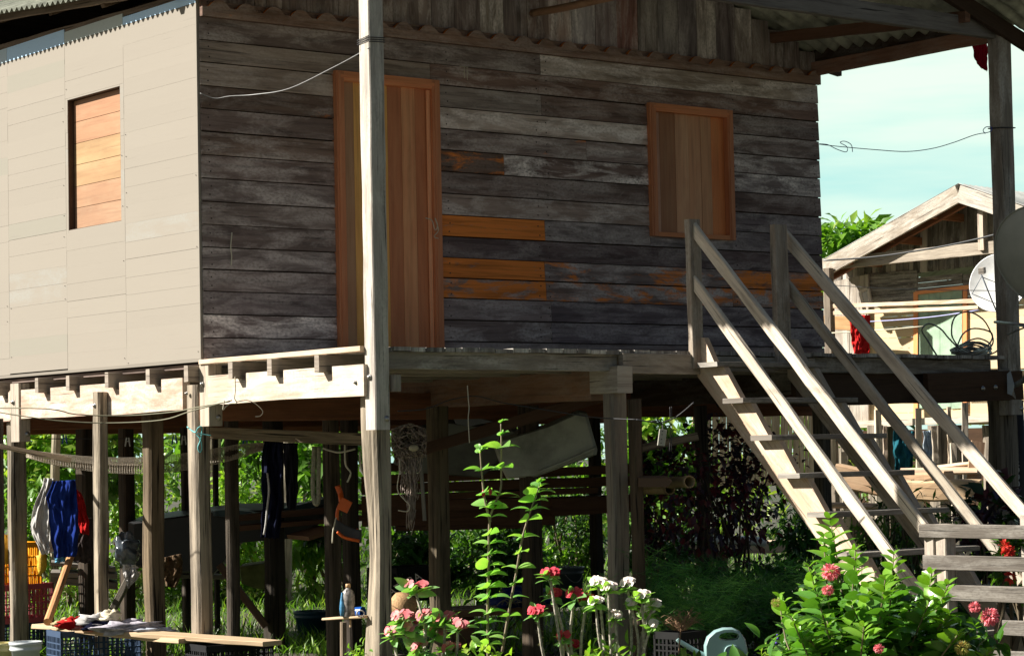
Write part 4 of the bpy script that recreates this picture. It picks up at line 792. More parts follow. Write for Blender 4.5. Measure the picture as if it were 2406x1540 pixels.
crate('blue_crate', 143, 1572, .62, .36, .275, 17.6, (.05, .08, .14), 'dark blue crate under the left end of the low bench', ang=-.18)
crate('black_crate', 486, 1590, .52, .36, .215, 16.6, (.02, .02, .022), 'black crate under the right end of the low bench', ang=-.1)
e_, c_, X_, Y_ = crate('black_crate', 935, 1415, .52, .34, .28, 19.4, (.02, .02, .02), 'black crate with white lettering leaning behind the straw hat', ang=.2)
txt('ATURA', at(951, 1372, 17.9), Vector(RR)*.75+Vector((0, 0, .45)), Vector((0, 0, 1))-Vector(RR)*.5, .085, plain('crate_lettering', (.4, .4, .4), .7), e_, 'lettering')
crate('small_black_crate', 1598, 1560, .26, .22, .20, 15.2, (.02, .02, .02), 'small black crate left of the watering can', ang=.1, n=4, rows=2)
# yellow sack
m = MB(); c = at(12, 1290, 19.6); m.ball(c, .14, 14, 10, (1.2, .8, .85), .35); tag(m.build('yellow_sack', plain('yellow_sack_cloth', (.75, .38, .02), .7, 0, .15, 12, bump=.6)), 'yellow sack on top of the yellow crate', 'sack')
m = MB(); c = at(98, 1318, 19.35); m.ball(c, .06, 10, 8, (.7, .6, 1.7), .5); tag(m.build('yellow_net_bag', plain('yellow_net', (.75, .45, .03), .7, 0, .2, 40, bump=.8)), 'yellow netting hanging over the right side of the yellow crate', 'net bag')
# buckets
def bucket(name, px, py, D, r0, r1, h, col, label, lipcol=None, handle=False):
    c = at(px, py, D); e = empty(name, tuple(c), label, 'bucket'); mt = plain(name+'_plastic', col, .4, 0, .08, 5)
    m = MB(); m.lathe(c, [(r0, 0), (r1, h), (r1+.012, h), (r1+.012, h-.02), (r1+.006, h-.022), (r1+.006, h-.045), (r1+.010, h-.05), (r1+.002, h-.06)], 28); m.lathe(c, [(r0-.006, .01), (r1-.006, h)], 28); m.build('tub', mt, e)
    if handle: m = MB(); m.tube([c+Vector((r1*math.cos(a), r1*math.sin(a), h-.03-.10*math.sin(k/6*math.pi))) for k, a in enumerate(np.linspace(3.6, 5.4, 7))], .004, 5); m.build('handle', METAL, e)
    return e, c
bucket('white_bucket', 61, 1580, 16.8, .085, .105, .22, (.62, .66, .68), 'white bucket standing before the blue crate at lower left')
bucket('white_bucket', 4, 1575, 17.0, .07, .08, .20, (.7, .62, .3), 'cut-off white and yellow bucket at the lower left corner')
bucket('blue_tub', 735, 1502, 21.5, .12, .16, .26, (.02, .07, .12), 'dark blue tub with a plant deep under the house')
e_, c_ = bucket('grey_bucket', 1338, 1424, 20.5, .11, .125, .34, (.09, .11, .11), 'grey bucket with a white stick behind the red flowers', handle=True)
m = MB(); m.beam(at(1316, 1370, 20.5), at(1345, 1302, 20.5), .022, .012); tag(m.build('white_stick', GREY), 'white flat stick standing in the grey bucket', 'stick')
# low bench: boards on crates
bench = empty('low_bench', at(330, 1500, 17.4), 'low bench of pale boards laid across crates, clothes lying on it', 'bench')
BZ = at(200, 1470, 17.6).z
def bp(px, py, z=BZ): return oz(px, py, z)
for a, b, zz, w, t in ((at(100, 1468, 18.2), at(446, 1504, 16.9), 0, .20, (1.15, 1.1, 1.)), (at(200, 1478, 17.5), at(640, 1510, 16.6), -.02, .22, (1.05, .98, .88))):
    m = MB(); m.t = t; m.beam(a, b, w, .034, jit=.003, seg=10); m.build('board', BOARD, bench)
e = empty('garment_heap', at(300, 1460, 17.2), 'heap of pale patterned clothes lying on the low bench', 'clothes')
for i, (px, py, r, sc, mt) in enumerate([(225, 1458, .09, (1.4, 1, .55), WHT), (175, 1462, .075, (1.5, .9, .5), RED), (205, 1470, .07, (1.6, .9, .4), plain('coral_cloth', (.75, .25, .2), .8, 0, .2, 25)), (262, 1450, .07, (1, .8, .7), plain('cream_cloth', (.7, .62, .45), .9, 0, .1, 30)), (250, 1468, .10, (1.6, .9, .42), NAVY), (300, 1472, .13, (1.9, .9, .35), plain('patterned_cloth', (.62, .58, .66), .8, 0, .35, 22)), (350, 1481, .10, (1.8, .9, .25), plain('pale_cloth', (.6, .64, .74), .8, 0, .25, 18)), (150, 1466, .06, (1.3, .9, .6), plain('straw_cloth', (.5, .38, .2), .9, 0, .4, 50))]):
    m = MB(); m.ball(at(px, py, 17.3), r, 16, 12, sc, .9); m.build('garment', mt, e)
# long stick leaning
m = MB(); m.t = (.9, .6, .35); m.log(at(112, 1460, 18.0), at(172, 1290, 19.0), .032, sq=.1, n=10, amp=.05, r2=.03); tag(m.build('wooden_pole', BEAM), 'brown pole leaning left of the low bench', 'pole')
# hanging clothes between the left stilts
garment('white_shirt', [(104, 1122), (90, 1165), (76, 1205), (72, 1240), (86, 1275), (98, 1302)], [(128, 1124), (124, 1160), (122, 1200), (124, 1240), (128, 1272), (130, 1296)], 18.9, WHT, 'greyish white shirt hanging left of the blue shirt', 'clothes', amp=.03, folds=2, group='clothes hanging under the house')
BLUE = cloth_mat('blue_cloth', (.012, .035, .22))
garment('blue_shirt', [(124, 1130), (108, 1170), (114, 1195), (118, 1240), (122, 1280), (128, 1310)], [(176, 1126), (180, 1165), (184, 1200), (186, 1240), (182, 1275), (178, 1306)], 18.75, BLUE, 'bright blue shirt hanging beside the left stilts', 'clothes', amp=.035, folds=4, group='clothes hanging under the house')
garment('light_blue_shorts', [(126, 1290), (128, 1310), (130, 1322)], [(152, 1290), (152, 1308), (154, 1318)], 18.95, cloth_mat('light_blue_cloth', (.15, .4, .6)), 'light blue cloth tip showing below the blue shirt', 'clothes', folds=2, group='clothes hanging under the house')
garment('red_shirt', [(178, 1148), (180, 1190), (184, 1225), (192, 1252)], [(190, 1156), (202, 1190), (208, 1225), (210, 1256)], 18.95, RED, 'red garment hanging right of the blue shirt', 'clothes', folds=1, group='clothes hanging under the house')
garment('brown_shirt', [(180, 1225), (172, 1270), (164, 1300), (172, 1320)], [(216, 1215), (217, 1260), (218, 1300), (214, 1322)], 19.05, BRN, 'dark brown shirt hanging behind the leaning pole', 'clothes', folds=3, group='clothes hanging under the house')
e_ = garment('dark_trousers', [(622, 1034), (614, 1080), (612, 1130), (616, 1180), (614, 1225), (613, 1262)], [(660, 1036), (664, 1080), (662, 1130), (662, 1180), (660, 1225), (655, 1264)], 18.0, NAVY, 'dark navy trousers with a white side stripe hanging from the beam', 'clothes', amp=.03, folds=2, group='clothes hanging under the house')
m = MB(); m.tube([at(628, 1110, 17.94), at(632, 1150, 17.93), at(628, 1190, 17.93), at(625, 1225, 17.94), at(620, 1255, 17.94)], .008, 6); s_ = m.build('side_stripe', WHT, e_)
garment('navy_jacket', [(664, 1040), (668, 1090), (672, 1150), (676, 1195)], [(700, 1040), (699, 1090), (700, 1150), (696, 1196)], 19.2, cloth_mat('slate_cloth', (.03, .03, .045)), 'slate jacket hanging right of the navy trousers', 'clothes', folds=3, group='clothes hanging under the house')
# horizontal beam across
m = MB(); m.t = (.85, .75, .6); m.beam(at(490, 1016, 17.4), at(866, 1032, 17.2), .05, .085, jit=.004); tag(m.build('hanging_beam', POST), 'rough brown beam slung level between the two front stilts', 'beam')
m = MB(); m.t = (1.3, 1.2, 1.1); m.beam(at(-20, 1043, 17.9), at(165, 1080, 18.4), .03, .034, jit=.003); tag(m.build('white_pole', GREY), 'sunlit white pole slanting down behind the leftmost stilt', 'pole')
# fishing net hammock: knotted mesh of real threads
hm = MB(); NU, NV = 100, 13
def hp(u, v):
    x = 62+(640-62)*u; top = 1056+22*math.sin(math.pi*min(u*1.15, 1))*1.0-18*u*u; bot = 1068+46*math.sin(math.pi*min(u*1.05+.02, 1))**.8-10*u*u
    y = top+(bot-top)*v; return at(x+1.5*noise.noise(Vector((u*20, v*3, 0))), y, 18.3+.3*math.sin(math.pi*v))
for j in range(NV+1): hm.tube([hp(i/36, j/NV) for i in range(37)], .0032, 3, sm=False)
for i in range(NU+1): hm.tube([hp(i/NU, j/4) for j in range(5)], .0020, 3, sm=False)
tag(hm.build('net_hammock', plain('net_cord', (.5, .43, .34), .9, 0, .2, 30)), 'long grey net hammock slung between the left stilts', 'hammock')
def hm_wire(n, pts, r, mat, lab, cat='cord', group=None): return wire(n, pts, r, mat, lab, cat, group=group)
CORDG = plain('olive_cord', (.20, .19, .12), .7)
wire('clothes_line', [oy(-20, 937, -.2)+Vector((0, 2.8, 0)), at(60, 958, 16.9), at(180, 973, 16.9), at(290, 976, 16.9), at(400, 968, 16.7), at(470, 955, 16.4), at(540, 943, 16.3)], .0045, CORDG, 'upper sagging line stretched in front of the left stilts', 'washing line')
wire('clothes_line', [at(-20, 965, 17), at(60, 978, 16.9), at(150, 989, 16.9), at(260, 993, 16.9), at(380, 986, 16.7), at(450, 965, 16.4), at(545, 940, 16.3)], .0045, CORDG, 'lower sagging line stretched in front of the left stilts', 'washing line')
wire('string_loop', [at(552, 885, 16.2), at(553, 915, 16.2), at(551, 935, 16.2), at(556, 946, 16.2), at(540, 948, 16.2), at(530, 955, 16.2), at(524, 962, 16.2), at(527, 940, 16.2)], .004, CORD, 'yellow cord knotted to the verandah beam', 'cord')
wire('string_loop', [at(556, 944, 16.2), at(580, 940, 16.2), at(600, 948, 16.2), at(617, 965, 16.2), at(612, 976, 16.2), at(600, 978, 16.2)], .003, CORD, 'loose end of yellow cord curling beyond its knot', 'cord')
wire('turquoise_string', [at(440, 1002, 16.75), at(458, 1015, 16.65), at(465, 1005, 16.6), at(474, 1003, 16.6), at(472, 1030, 16.6), at(465, 1050, 16.6), at(470, 1062, 16.6), at(474, 1050, 16.6), at(470, 1030, 16.6), at(462, 1018, 16.6), at(495, 1022, 16.5)], .0045, plain('turquoise_cord', (.15, .55, .55), .6), 'turquoise string tied round the house corner stilt', 'string')
wire('thin_line', [at(60, 1030, 19.5), at(240, 1030, 19.5), at(440, 1030, 19.5), at(620, 1026, 19.5)], .004, WIREK, 'thin washing line with pegs behind the left stilts', 'washing line')
def peg(px, py, D, mat, lab, s=1.):
    m = MB(); 
    for dx, tx in ((-2.6, -1), (2.6, 1)): m.beam(at(px+dx, py-9*s, D), at(px+dx+tx*3, py+12*s, D), .010, .012, seg=1, jit=0)
    m.tube([at(px-4, py, D), at(px+4, py, D)], .004, 5); tag(m.build('clothes_peg', mat), lab, 'clothes peg', 'clothes pegs on the line')
PB = plain('blue_peg', (.01, .05, .35), .4); PW = plain('pale_peg', (.5, .5, .48), .5); PG = plain('green_peg', (.01, .18, .06), .4)
for px, py, mt, lab in ((152, 1030, PB, 'blue peg on the line right of the leftmost stilt'), (300, 1036, PW, 'pale peg against the dark stilt'), (577, 1032, PB, 'first blue peg left of the house corner stilt') if 0 else (576, 1034, PB, 'blue peg just right of the house corner stilt'), (645, 1034, PG, 'green peg near the navy trousers'), (600, 1034, PG, 'green peg on the hanging beam side'), (432, 1032, PW, 'pale peg beside the corner stilt'), (410, 1030, PB, 'blue peg left of the house corner stilt')):
    peg(px, py, 19.3, mt, lab)
wire('rope_hank', [at(738, 1048, 17.6), at(737, 1090, 17.6), at(735, 1140, 17.6), at(738, 1175, 17.6), at(744, 1184, 17.6), at(748, 1172, 17.6), at(748, 1130, 17.6), at(749, 1080, 17.6), at(749, 1048, 17.6)], .017, plain('pale_rope', (.34, .33, .24), .9, 0, .3, 60, bump=.7), 'thick pale rope hank hanging from the brown beam', 'rope', n=8)
# bundle of fishing net on the post
m = MB(); r_ = random.Random(8)
for k in range(130):
    a = r_.uniform(0, 6.28); x = 960+40*math.cos(a)*r_.random()**.5; y = 1030+34*math.sin(a)*r_.random()**.5; P = []
    for j in range(7): P.append(at(x, y, 16.9+r_.uniform(-.14, .14))); x = min(1000, max(921, x+r_.uniform(-22, 22))); y = min(1072, max(994+abs(x-962)*.35, y+r_.uniform(-18, 18)))
    m.tube(P, .0038, 3, sub=3)
for k in range(70):
    x = 930+60*r_.random() if k < 40 else 955+20*r_.random(); y0 = 1050+r_.uniform(-20, 20); L_ = r_.uniform(50, 120) if k < 40 else r_.uniform(130, 190); P = [at(x+r_.uniform(-10, 10), y0, 16.85)]
    for j in range(1, 7): P.append(at(x+r_.uniform(-5, 5)+(965-x)*.08*j, y0+L_*j/6, 16.85+r_.uniform(-.04, .04)))
    if k % 3 == 0: P.append(P[-2]+Vector((.03, 0, .02)))
    m.tube(P, .0034, 3, sub=3)
fn_ = empty('fishing_net', tuple(at(960, 1100, 16.9)), 'tangled grey-brown fishing net bundled on a peg behind the centre post', 'fishing net')
m.build('net_tangle', plain('net_brown', (.42, .34, .29), .9, 0, .3, 20), fn_)
m = MB(); m.ball(at(960, 1032, 16.95), .10, 14, 10, (1.1, .7, 1.0), .4); m.build('net_core', plain('net_core', (.07, .055, .045), 1., 0, .4, 30, bump=1.), fn_)
m = MB(); m.ball(at(972, 1052, 16.75), .03, 10, 8, (1.4, .8, .8)); m.build('float', plain('float_cork', (.45, .40, .28), .7), fn_)
wire('string_loop', [at(940, 1075, 16.7), at(938, 1110, 16.7), at(934, 1150, 16.7), at(952, 1175, 16.7), at(962, 1185, 16.7), at(958, 1200, 16.7), at(935, 1198, 16.7)], .004, CORD, 'loop of white cord below the fishing net', 'cord')
m = MB(); m.t = (.4, .42, .42); m.beam(at(988, 1075, 17), at(998, 1222, 17), .03, .015); tag(m.build('grey_lath', GREY), 'thin grey lath hanging right of the fishing net', 'lath')
# orange harness
ORG = plain('orange_plastic', (.72, .12, .01), .4); hn = empty('orange_harness', tuple(at(805, 1200, 17.6)), 'orange and black padded harness hanging left of the centre post', 'harness')
m = MB(); m.tube([at(793, 1140, 17.6), at(800, 1160, 17.6), at(803, 1178, 17.55)], .022, 8); m.beam(at(798, 1180, 17.5), at(822, 1192, 17.5), .05, .09, jit=.004); m.build('buckle', ORG, hn)
m = MB(); m.tube([at(800, 1180, 17.6), at(792, 1205, 17.6), at(796, 1235, 17.6), at(812, 1250, 17.6), at(835, 1250, 17.6), at(842, 1242, 17.6)], .013, 8); m.tube([at(792, 1248, 17.5), at(810, 1262, 17.5), at(845, 1270, 17.5)], .012, 6); m.build('frame_tube', ORG, hn)
m = MB(); m.grid(lambda u, v: at(788+60*u, 1218+26*math.sin(u*1.5)+(26+4*u)*v, 17.5+.05*math.sin(u*3)), 10, 5); m.build('pad', plain('black_padding', (.06, .06, .065), .7, bump=.4), hn, solid=.02)
m = MB(); m.tube([at(790, 1215, 17.5), at(783, 1245, 17.5), at(781, 1275, 17.5)], .006, 5); m.build('strap', CORD, hn)
for i, (pts, lab) in enumerate((([(758, 1052), (775, 1058), (800, 1062), (835, 1054)], 'pale rope sagging beneath the brown beam'), ([(845, 1060), (848, 1095), (856, 1115), (862, 1118)], 'short white rope loop beside the centre stilt'), ([(810, 1040), (812, 1090), (824, 1110), (816, 1132)], 'thin cord hanging above the orange harness'))):
    wire('rope', [at(x, y, 17.3) for x, y in pts], .007, CORD, lab, 'rope')
# white tubs stored high under the floor
TUBM = plain('dirty_white_plastic', (.38, .39, .33), .6, 0, .35, 4)
def pxsolid(name, pts, D, dep, mat, label, cat, rnd=.02, tilt=0.):
    """closed body with the outline seen in the photo, of real depth, with rounded rims"""
    P = [at(x, y, D+tilt*i) for i, (x, y) in enumerate(pts)]; f = Vector(FW); c = sum(P, Vector())/len(P); m = MB(); m.smooth = False; n = len(P); rings = [(1-.06, 0), (1, .03), (1, dep-.03), (.94, dep)]
    n0 = 0
    for s_, d in rings:
        for p in P: q = c+(p-c)*s_+f*d; m.v.append(tuple(q))
    for i in range(3):
        for k in range(n): a = i*n+k; b = i*n+(k+1) % n; m.face([a, b, b+n, a+n], [(0, 0)]*4)
    m.face(list(range(n))[::-1]); m.face(list(range(3*n, 4*n))); return tag(m.build(name, mat), label, cat)
t1_ = pxsolid('white_tub', [(1160, 1050), (1172, 1036), (1290, 1000), (1362, 968), (1380, 972), (1404, 1056), (1402, 1068), (1260, 1120), (1190, 1124), (1178, 1100)], 17.9, .55, TUBM, 'large dirty white tub lying tilted on the rack under the deck', 'tub')
m = MB(); m.tube([at(1265, 1108, 17.85), at(1340, 1078, 17.85), at(1402, 1050, 17.85)], .012, 5); m.build('rim', TUBM, t1_)
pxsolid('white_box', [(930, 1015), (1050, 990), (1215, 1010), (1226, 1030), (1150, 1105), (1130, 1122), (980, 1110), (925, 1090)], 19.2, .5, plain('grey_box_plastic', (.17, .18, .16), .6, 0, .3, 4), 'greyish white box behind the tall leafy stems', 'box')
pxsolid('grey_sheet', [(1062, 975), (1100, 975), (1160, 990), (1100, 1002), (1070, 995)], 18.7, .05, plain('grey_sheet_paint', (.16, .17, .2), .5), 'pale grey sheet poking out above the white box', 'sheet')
m = MB(); m.t = (.6, .5, .45); m.beam(at(928, 1075, 17.3), at(1420, 928, 17.3), .05, .085, jit=.003); tag(m.build('diagonal_plank', DARK), 'dark plank slanting up under the deck across the white tub', 'plank')
# racks of boards in the dark
def rack(name, items, label, D, mt=DARK, t=(.9, .7, .6), h=.05, dep=.4):
    e = empty(name, tuple(at(*items[0][0], D)), label, 'rack')
    for a, b, hh in items: m = MB(); v = random.uniform(.8, 1.2); m.t = tuple(q*v for q in t); m.beam(at(*a, D), at(*b, D+.1), dep, hh*D/FPX, jit=.004); m.build('board', mt, e)
    return e
rack('board_rack', [((560, 1215), (850, 1190), 14), ((850, 1128), (1480, 1100), 20), ((850, 1150), (1480, 1128), 22), ((850, 1188), (1420, 1176), 24), ((850, 1222), (1300, 1218), 26), ((1290, 1190), (1480, 1180), 40), ((850, 1098), (1200, 1088), 20), ((560, 1240), (850, 1215), 12), ((850, 1172), (1400, 1150), 14), ((850, 1205), (1300, 1200), 16), ((930, 1240), (1270, 1232), 12)], 'rack of old brown boards stored in the middle under the house', 19.9)
rack('low_table', [((940, 1442), (1300, 1424), 14), ((700, 1262), (770, 1240), 10)], 'low plank table behind the flowers under the house', 19.6, t=(2.2, 1.9, 1.6), dep=.6)
m = MB(); m.t = (1.5, 1.3, 1.1); m.box(at(1050, 1442, 19.5), Vector(RR)*.22, Vector(FW)*.3, (0, 0, -.5)); tag(m.build('brown_carton', DARK), 'brown carton under the low plank table', 'carton')
rack('far_table', [((120, 1320), (270, 1335), 9), ((120, 1345), (275, 1350), 12), ((400, 1350), (520, 1352), 8), ((120, 1358), (275, 1372), 16)], 'grey rough table behind the hanging shirts', 21.5, mt=GREY, t=(.5, .5, .5), dep=.6)
pxsolid('black_boat', [(300, 1228), (520, 1200), (700, 1196), (760, 1175), (762, 1215), (720, 1262), (560, 1275), (500, 1350), (420, 1345), (300, 1330)], 20.5, .9, BLACK, 'long dark boat hull resting in the shade behind the stilts', 'boat')
pxsolid('tarpaulin_edge', [(498, 1200), (540, 1196), (620, 1205), (760, 1172), (762, 1184), (650, 1222), (560, 1216), (500, 1212)], 20.4, .3, plain('teal_tarpaulin', (.01, .045, .06), .4, 0, .3, 12), 'dark teal tarpaulin folded on the boat edge', 'tarpaulin')
pxsolid('olive_sack', [(562, 1330), (636, 1320), (640, 1372), (622, 1385), (598, 1382), (566, 1370)], 21.5, .3, plain('olive_sacking', (.20, .22, .08), .9, 0, .25, 12, bump=.5), 'olive sack hanging below the dark boat', 'sack')
# plastic bag
m = MB(); m.ball(at(298, 1294, 18.9), .12, 22, 16, (.85, .7, 1.1), .5); tag(m.build('plastic_bag', plain('smoky_plastic_bag', (.10, .12, .14), .15, 0, .5, 14, 1., bump=1.)), 'crumpled glossy dark plastic bag hanging behind the second stilt', 'bag')
garment('white_bag', [(288, 1325), (292, 1350), (300, 1376)], [(318, 1326), (326, 1350), (304, 1382)], 18.7, WHT, 'white bag tip hanging under the plastic bag', 'bag', folds=1)
garment('brown_net_sack', [(378, 1310), (378, 1345), (390, 1376)], [(426, 1300), (430, 1340), (412, 1380)], 19.2, plain('brown_sacking', (.12, .07, .03), .9, 0, .3, 30, bump=.8, tint=True), 'brown mesh sack hanging beside the thick third stilt', 'sack', folds=3)
m = MB(); m.t = (.5, .48, .45); m.beam(at(258, 1445, 20.4), at(318, 1330, 20.4), .10, .05); tag(m.build('prop_plank', GREY), 'grey plank propped at an angle behind the second stilt', 'plank')
m = MB(); m.t = (.9, .8, .8); m.beam(at(515, 1325, 20), at(625, 1470, 20), .12, .06); tag(m.build('brace', DARK), 'dark brace slanting down behind the black crate', 'brace')
# small shelf with bottle
sh = empty('small_shelf', tuple(at(815, 1452, 15.6)), 'small pale board shelf left of the centre stilt', 'shelf')
m = MB(); m.t = (1.2, 1.1, 1.); m.beam(at(772, 1452, 15.75), at(868, 1447, 15.55), .14, .018); m.build('board', BOARD, sh); m = MB(); m.t = (1., .9, .8); m.beam(at(823, 1455, 15.6), at(823, 1472, 15.6), .012, .012); m.build('peg', BOARD, sh)
m = MB(); m.t = (.8, .7, .6); m.log(at(806, 1460, 15.9), at(806, 1560, 15.9), .02, sq=.3, n=8); m.build('leg', POST, sh)
bt = empty('plastic_bottle', tuple(at(820, 1449, 15.6)), 'clear plastic bottle full of grey soap with an orange cap on the small shelf', 'bottle')
s1 = 15.6/FPX; c = at(819, 1449, 15.6); m = MB(); m.lathe(c, [(.038, 0), (.043, .008), (.042, .05), (.0395, .07), (.043, .09), (.042, .14), (.036, .168), (.016, .186), (.013, .195)], 20, capt=True); m.build('body', plain('soapy_bottle', (.34, .31, .29), .25, 0, .5, 30), bt)
m = MB(); m.lathe(c+Vector((0, 0, .193)), [(.016, 0), (.016, .022), (.013, .024)], 14, capt=True); m.build('cap', plain('tan_cap', (.6, .36, .18), .5), bt)
m = MB(); m.lathe(at(805, 1447, 15.58), [(.014, 0), (.020, .05), (.016, .09), (.006, .155)], 10); tag(m.build('blue_brush', plain('sky_blue_plastic', (.10, .35, .62), .4, 0, .35, 30)), 'pale blue scrubbing brush standing left of the bottle', 'brush')
m = MB(); m.lathe(at(838, 1437, 15.75), [(.03, -.05), (.036, .02), (.038, .05)], 18, (.35, -.9, 0)); tag(m.build('blue_cup', plain('blue_cup_plastic', (.01, .08, .35), .3)), 'dark blue cup lying between bottle and centre stilt', 'cup')
m = MB(); c = at(847, 1440, 15.5); m.tube([c+Vector(RR)*.024*math.cos(a)+Vector((0, 0, .020*math.sin(a))) for a in np.linspace(0, 6.3, 16)], .0045, 6, sm=False); tag(m.build('white_ring', WHT), 'small white ring on the shelf by the centre stilt', 'ring')
# straw hat
ht = empty('straw_hat', tuple(at(945, 1425, 17.6)), 'straw hat resting on the low table right of the centre stilt', 'hat'); STR = plain('straw', (.50, .30, .14), .8, 0, .25, 60, bump=.5)
m = MB(); c = at(944, 1432, 17.6); a_ = (.25, -.35, 1); m.lathe(c, [(.19, -.012), (.13, .0), (.105, .01), (.10, .06), (.085, .10), (.05, .12), (.0, .125)], 28, a_, capb=False); m.build('crown', STR, ht, solid=.004)
m = MB(); m.tube([c+Vector(a_).normalized()*.02+Vector((.108*math.cos(t), .108*math.sin(t), -.108*math.cos(t)*.25+.108*math.sin(t)*.35)) for t in np.linspace(0, 6.29, 24)], .004, 5, sm=False); m.build('band', plain('hat_band', (.28, .17, .09), .8), ht)
# blue bag on the low table
m = MB(); c = at(1225, 1404, 19.3); m.ball(c, .16, 20, 12, (1.7, .8, .45), .8); bb = tag(m.build('blue_bag', plain('royal_blue_fabric', (.01, .03, .22), .6, 0, .3, 12, bump=.4)), 'blue bag slumped on the low table behind the red flowers', 'bag')
m = MB()
for k in range(16): x = random.uniform(1140, 1270); y = random.uniform(1402, 1422); m.tube([at(x, y, 19.05), at(x+random.uniform(8, 20), y-random.uniform(2, 14), 19.0), at(x+random.uniform(20, 36), y+random.uniform(-4, 4), 19.05)], .006, 4, sub=2)
tag(m.build('dry_twigs', POST), 'heap of curled dry twigs in front of the blue bag', 'twigs', kind='stuff')
# bamboo lengths, power strip
def bamboo(a, b, D, r, lab):
    e = MB(); A_, B__ = at(*a, D+.8), at(*b, D); d = (B__-A_); L_ = d.length; e.lathe(A_, [(r*.97, 0), (r, L_*.45), (r*1.05, L_*.46), (r, L_*.47), (r*1.0, L_*.93), (r*1.12, L_*.95), (r*1.12, L_), (r*.86, L_), (r*.84, L_*.6)], 24, d, capb=False); tag(e.build('bamboo_tube', plain('bamboo', (.26, .19, .09), .5, 0, .3, 6)), lab, 'tube')
bamboo((1500, 1136), (1620, 1131), 16.6, .040, 'upper brown open pipe end poking out right of the pillar')
bamboo((1500, 1150), (1574, 1148), 16.9, .036, 'lower brown open pipe end, half behind the upper one')
pxsolid('dark_board', [(1500, 1122), (1572, 1122), (1580, 1130), (1570, 1144), (1500, 1144)], 16.5, .3, DARK, 'dark board resting against the brown pipes', 'board')
ps = empty('power_strip', tuple(at(1555, 1028, 15.8)), 'white power strip dangling from wires right of the pillar', 'power strip')
m = MB(); m.t = (1.5, 1.4, 1.2); m.beam(at(1558, 1008, 15.8), at(1553, 1046, 15.8), .05, .02, up=tuple(FW), jit=.0005); m.build('body', plain('ivory_plastic', (.45, .43, .36), .4), ps)
for y in (1012, 1020, 1031, 1040): m = MB(); m.lathe(at(1556.5-(y-1012)*.12, y, 15.78), [(.004, 0), (.004, .003)], 8, -Vector(FW), capt=True); m.build('socket', BLACK, ps)
wire('electric_wire', [at(1495, 985, 15.9), at(1525, 990, 15.9), at(1555, 992, 15.9), at(1590, 978, 15.9), at(1630, 945, 15.8)], .005, WIREK, 'black electric wire from the pillar up to the joists', 'wire')
wire('electric_wire', [at(1557, 1008, 15.85), at(1556, 998, 15.9), at(1545, 988, 15.9), at(1530, 990, 15.9)], .005, WIREK, 'short black lead of the power strip', 'wire')
wire('electric_wire', [at(1500, 985, 16), at(1400, 980, 16.2), at(1300, 965, 16.4), at(1180, 945, 16.4), at(1120, 930, 16.4), at(1060, 938, 16.4), at(1000, 960, 16.2), at(935, 965, 15.9)], .004, WIREK, 'long thin black wire looping under the deck beams', 'wire')
wire('hanging_string', [at(1098, 905, 15.9), at(1100, 935, 15.9), at(1102, 960, 15.9), at(1100, 985, 15.9), at(1103, 1040, 15.9)], .0035, CORD, 'long string dangling under the middle of the deck', 'string')
for i, px in enumerate((1574, 1578)): wire('hanging_wire', [at(px, 955, 15.9), at(px+1, 1010, 15.9), at(px-1, 1060, 15.9)], .003, WIREK, ['left', 'right'][i]+' one of two black wires hanging before the dark inner stilt', 'wire')
m = MB(); m.t = (.9, .8, .7); m.beam(at(1505, 1053, 17.5), at(1640, 1024, 17.5), .05, .06); tag(m.build('cross_pole', POST), 'brown pole crossing behind the power strip', 'pole')
# watering can
wc = empty('watering_can', tuple(at(1705, 1560, 14.6)), 'pale teal plastic watering can with a loop handle at the bottom', 'watering can'); WCM = plain('teal_plastic', (.27, .42, .42), .42, 0, .06, 3)
c = at(1705, 1530, 14.6); RV = Vector(RR); RV.z = 0; RV.normalize(); FV = Vector(FW); FV.z = 0; FV.normalize(); k_ = 14.6/FPX
def wcp(x, y, d=0): return c+RV*((x-1705)*k_)+Vector((0, 0, (1530-y)*k_))+FV*d
m = MB()
ol = [(1656, 1560), (1655, 1515), (1662, 1495), (1680, 1480), (1700, 1474), (1722, 1474), (1738, 1482), (1750, 1500), (1755, 1525), (1756, 1560)]
il = [(1690, 1499), (1688, 1493), (1693, 1486), (1704, 1483), (1722, 1483), (1734, 1487), (1736, 1494), (1733, 1500), (1720, 1502), (1705, 1502)]
n = len(ol)
for d in (-.06, -.045, .045, .06):
    s_ = .93 if abs(d) > .05 else 1
    cx_, cy_ = 1706, 1515
    for P in (ol, il):
        for (x, y) in P: ss = s_ if P is ol else 1+(.04 if abs(d) > .05 else 0)
        for (x, y) in P:
            ss = s_ if P is ol else 1; m.v.append(tuple(wcp(cx_+(x-cx_)*ss, cy_+(y-cy_)*ss, d)))
m.smooth = True
for i in range(3):
    for k in range(n): a = i*2*n+k; b = i*2*n+(k+1) % n; m.face([a, b, b+2*n, a+2*n]); a += n; b += n; m.face([b, a, a+2*n, b+2*n])
m.smooth = False
# faces front/back: join ring outline with opening: match points by angle
for base, fl in ((0, 0), (6*n, 1)):
    seq = [(9, 0), (1, 1)]
    mp_ = [0, 0, 1, 2, 3, 4, 5, 6, 7, 8]
    for k in range(n):
        k2 = (k+1) % n; a, b = base+k, base+k2; p, q = base+n+k, base+n+k2
        f = [a, b, q, p]; m.face(f if fl else f[::-1])
m.build('body', WCM, wc)
m = MB(); m.tube([wcp(1660, 1540), wcp(1640, 1530), wcp(1600, 1505), wcp(1592, 1498)], .018, 10, r2=.012); m.build('spout', WCM, wc)
m = MB(); m.tube([wcp(1700, 1560, -.062), wcp(1702, 1525, -.064), wcp(1712, 1515, -.064), wcp(1728, 1516, -.064), wcp(1734, 1525, -.064)], .006, 6); m.build('moulded_rib', WCM, wc)
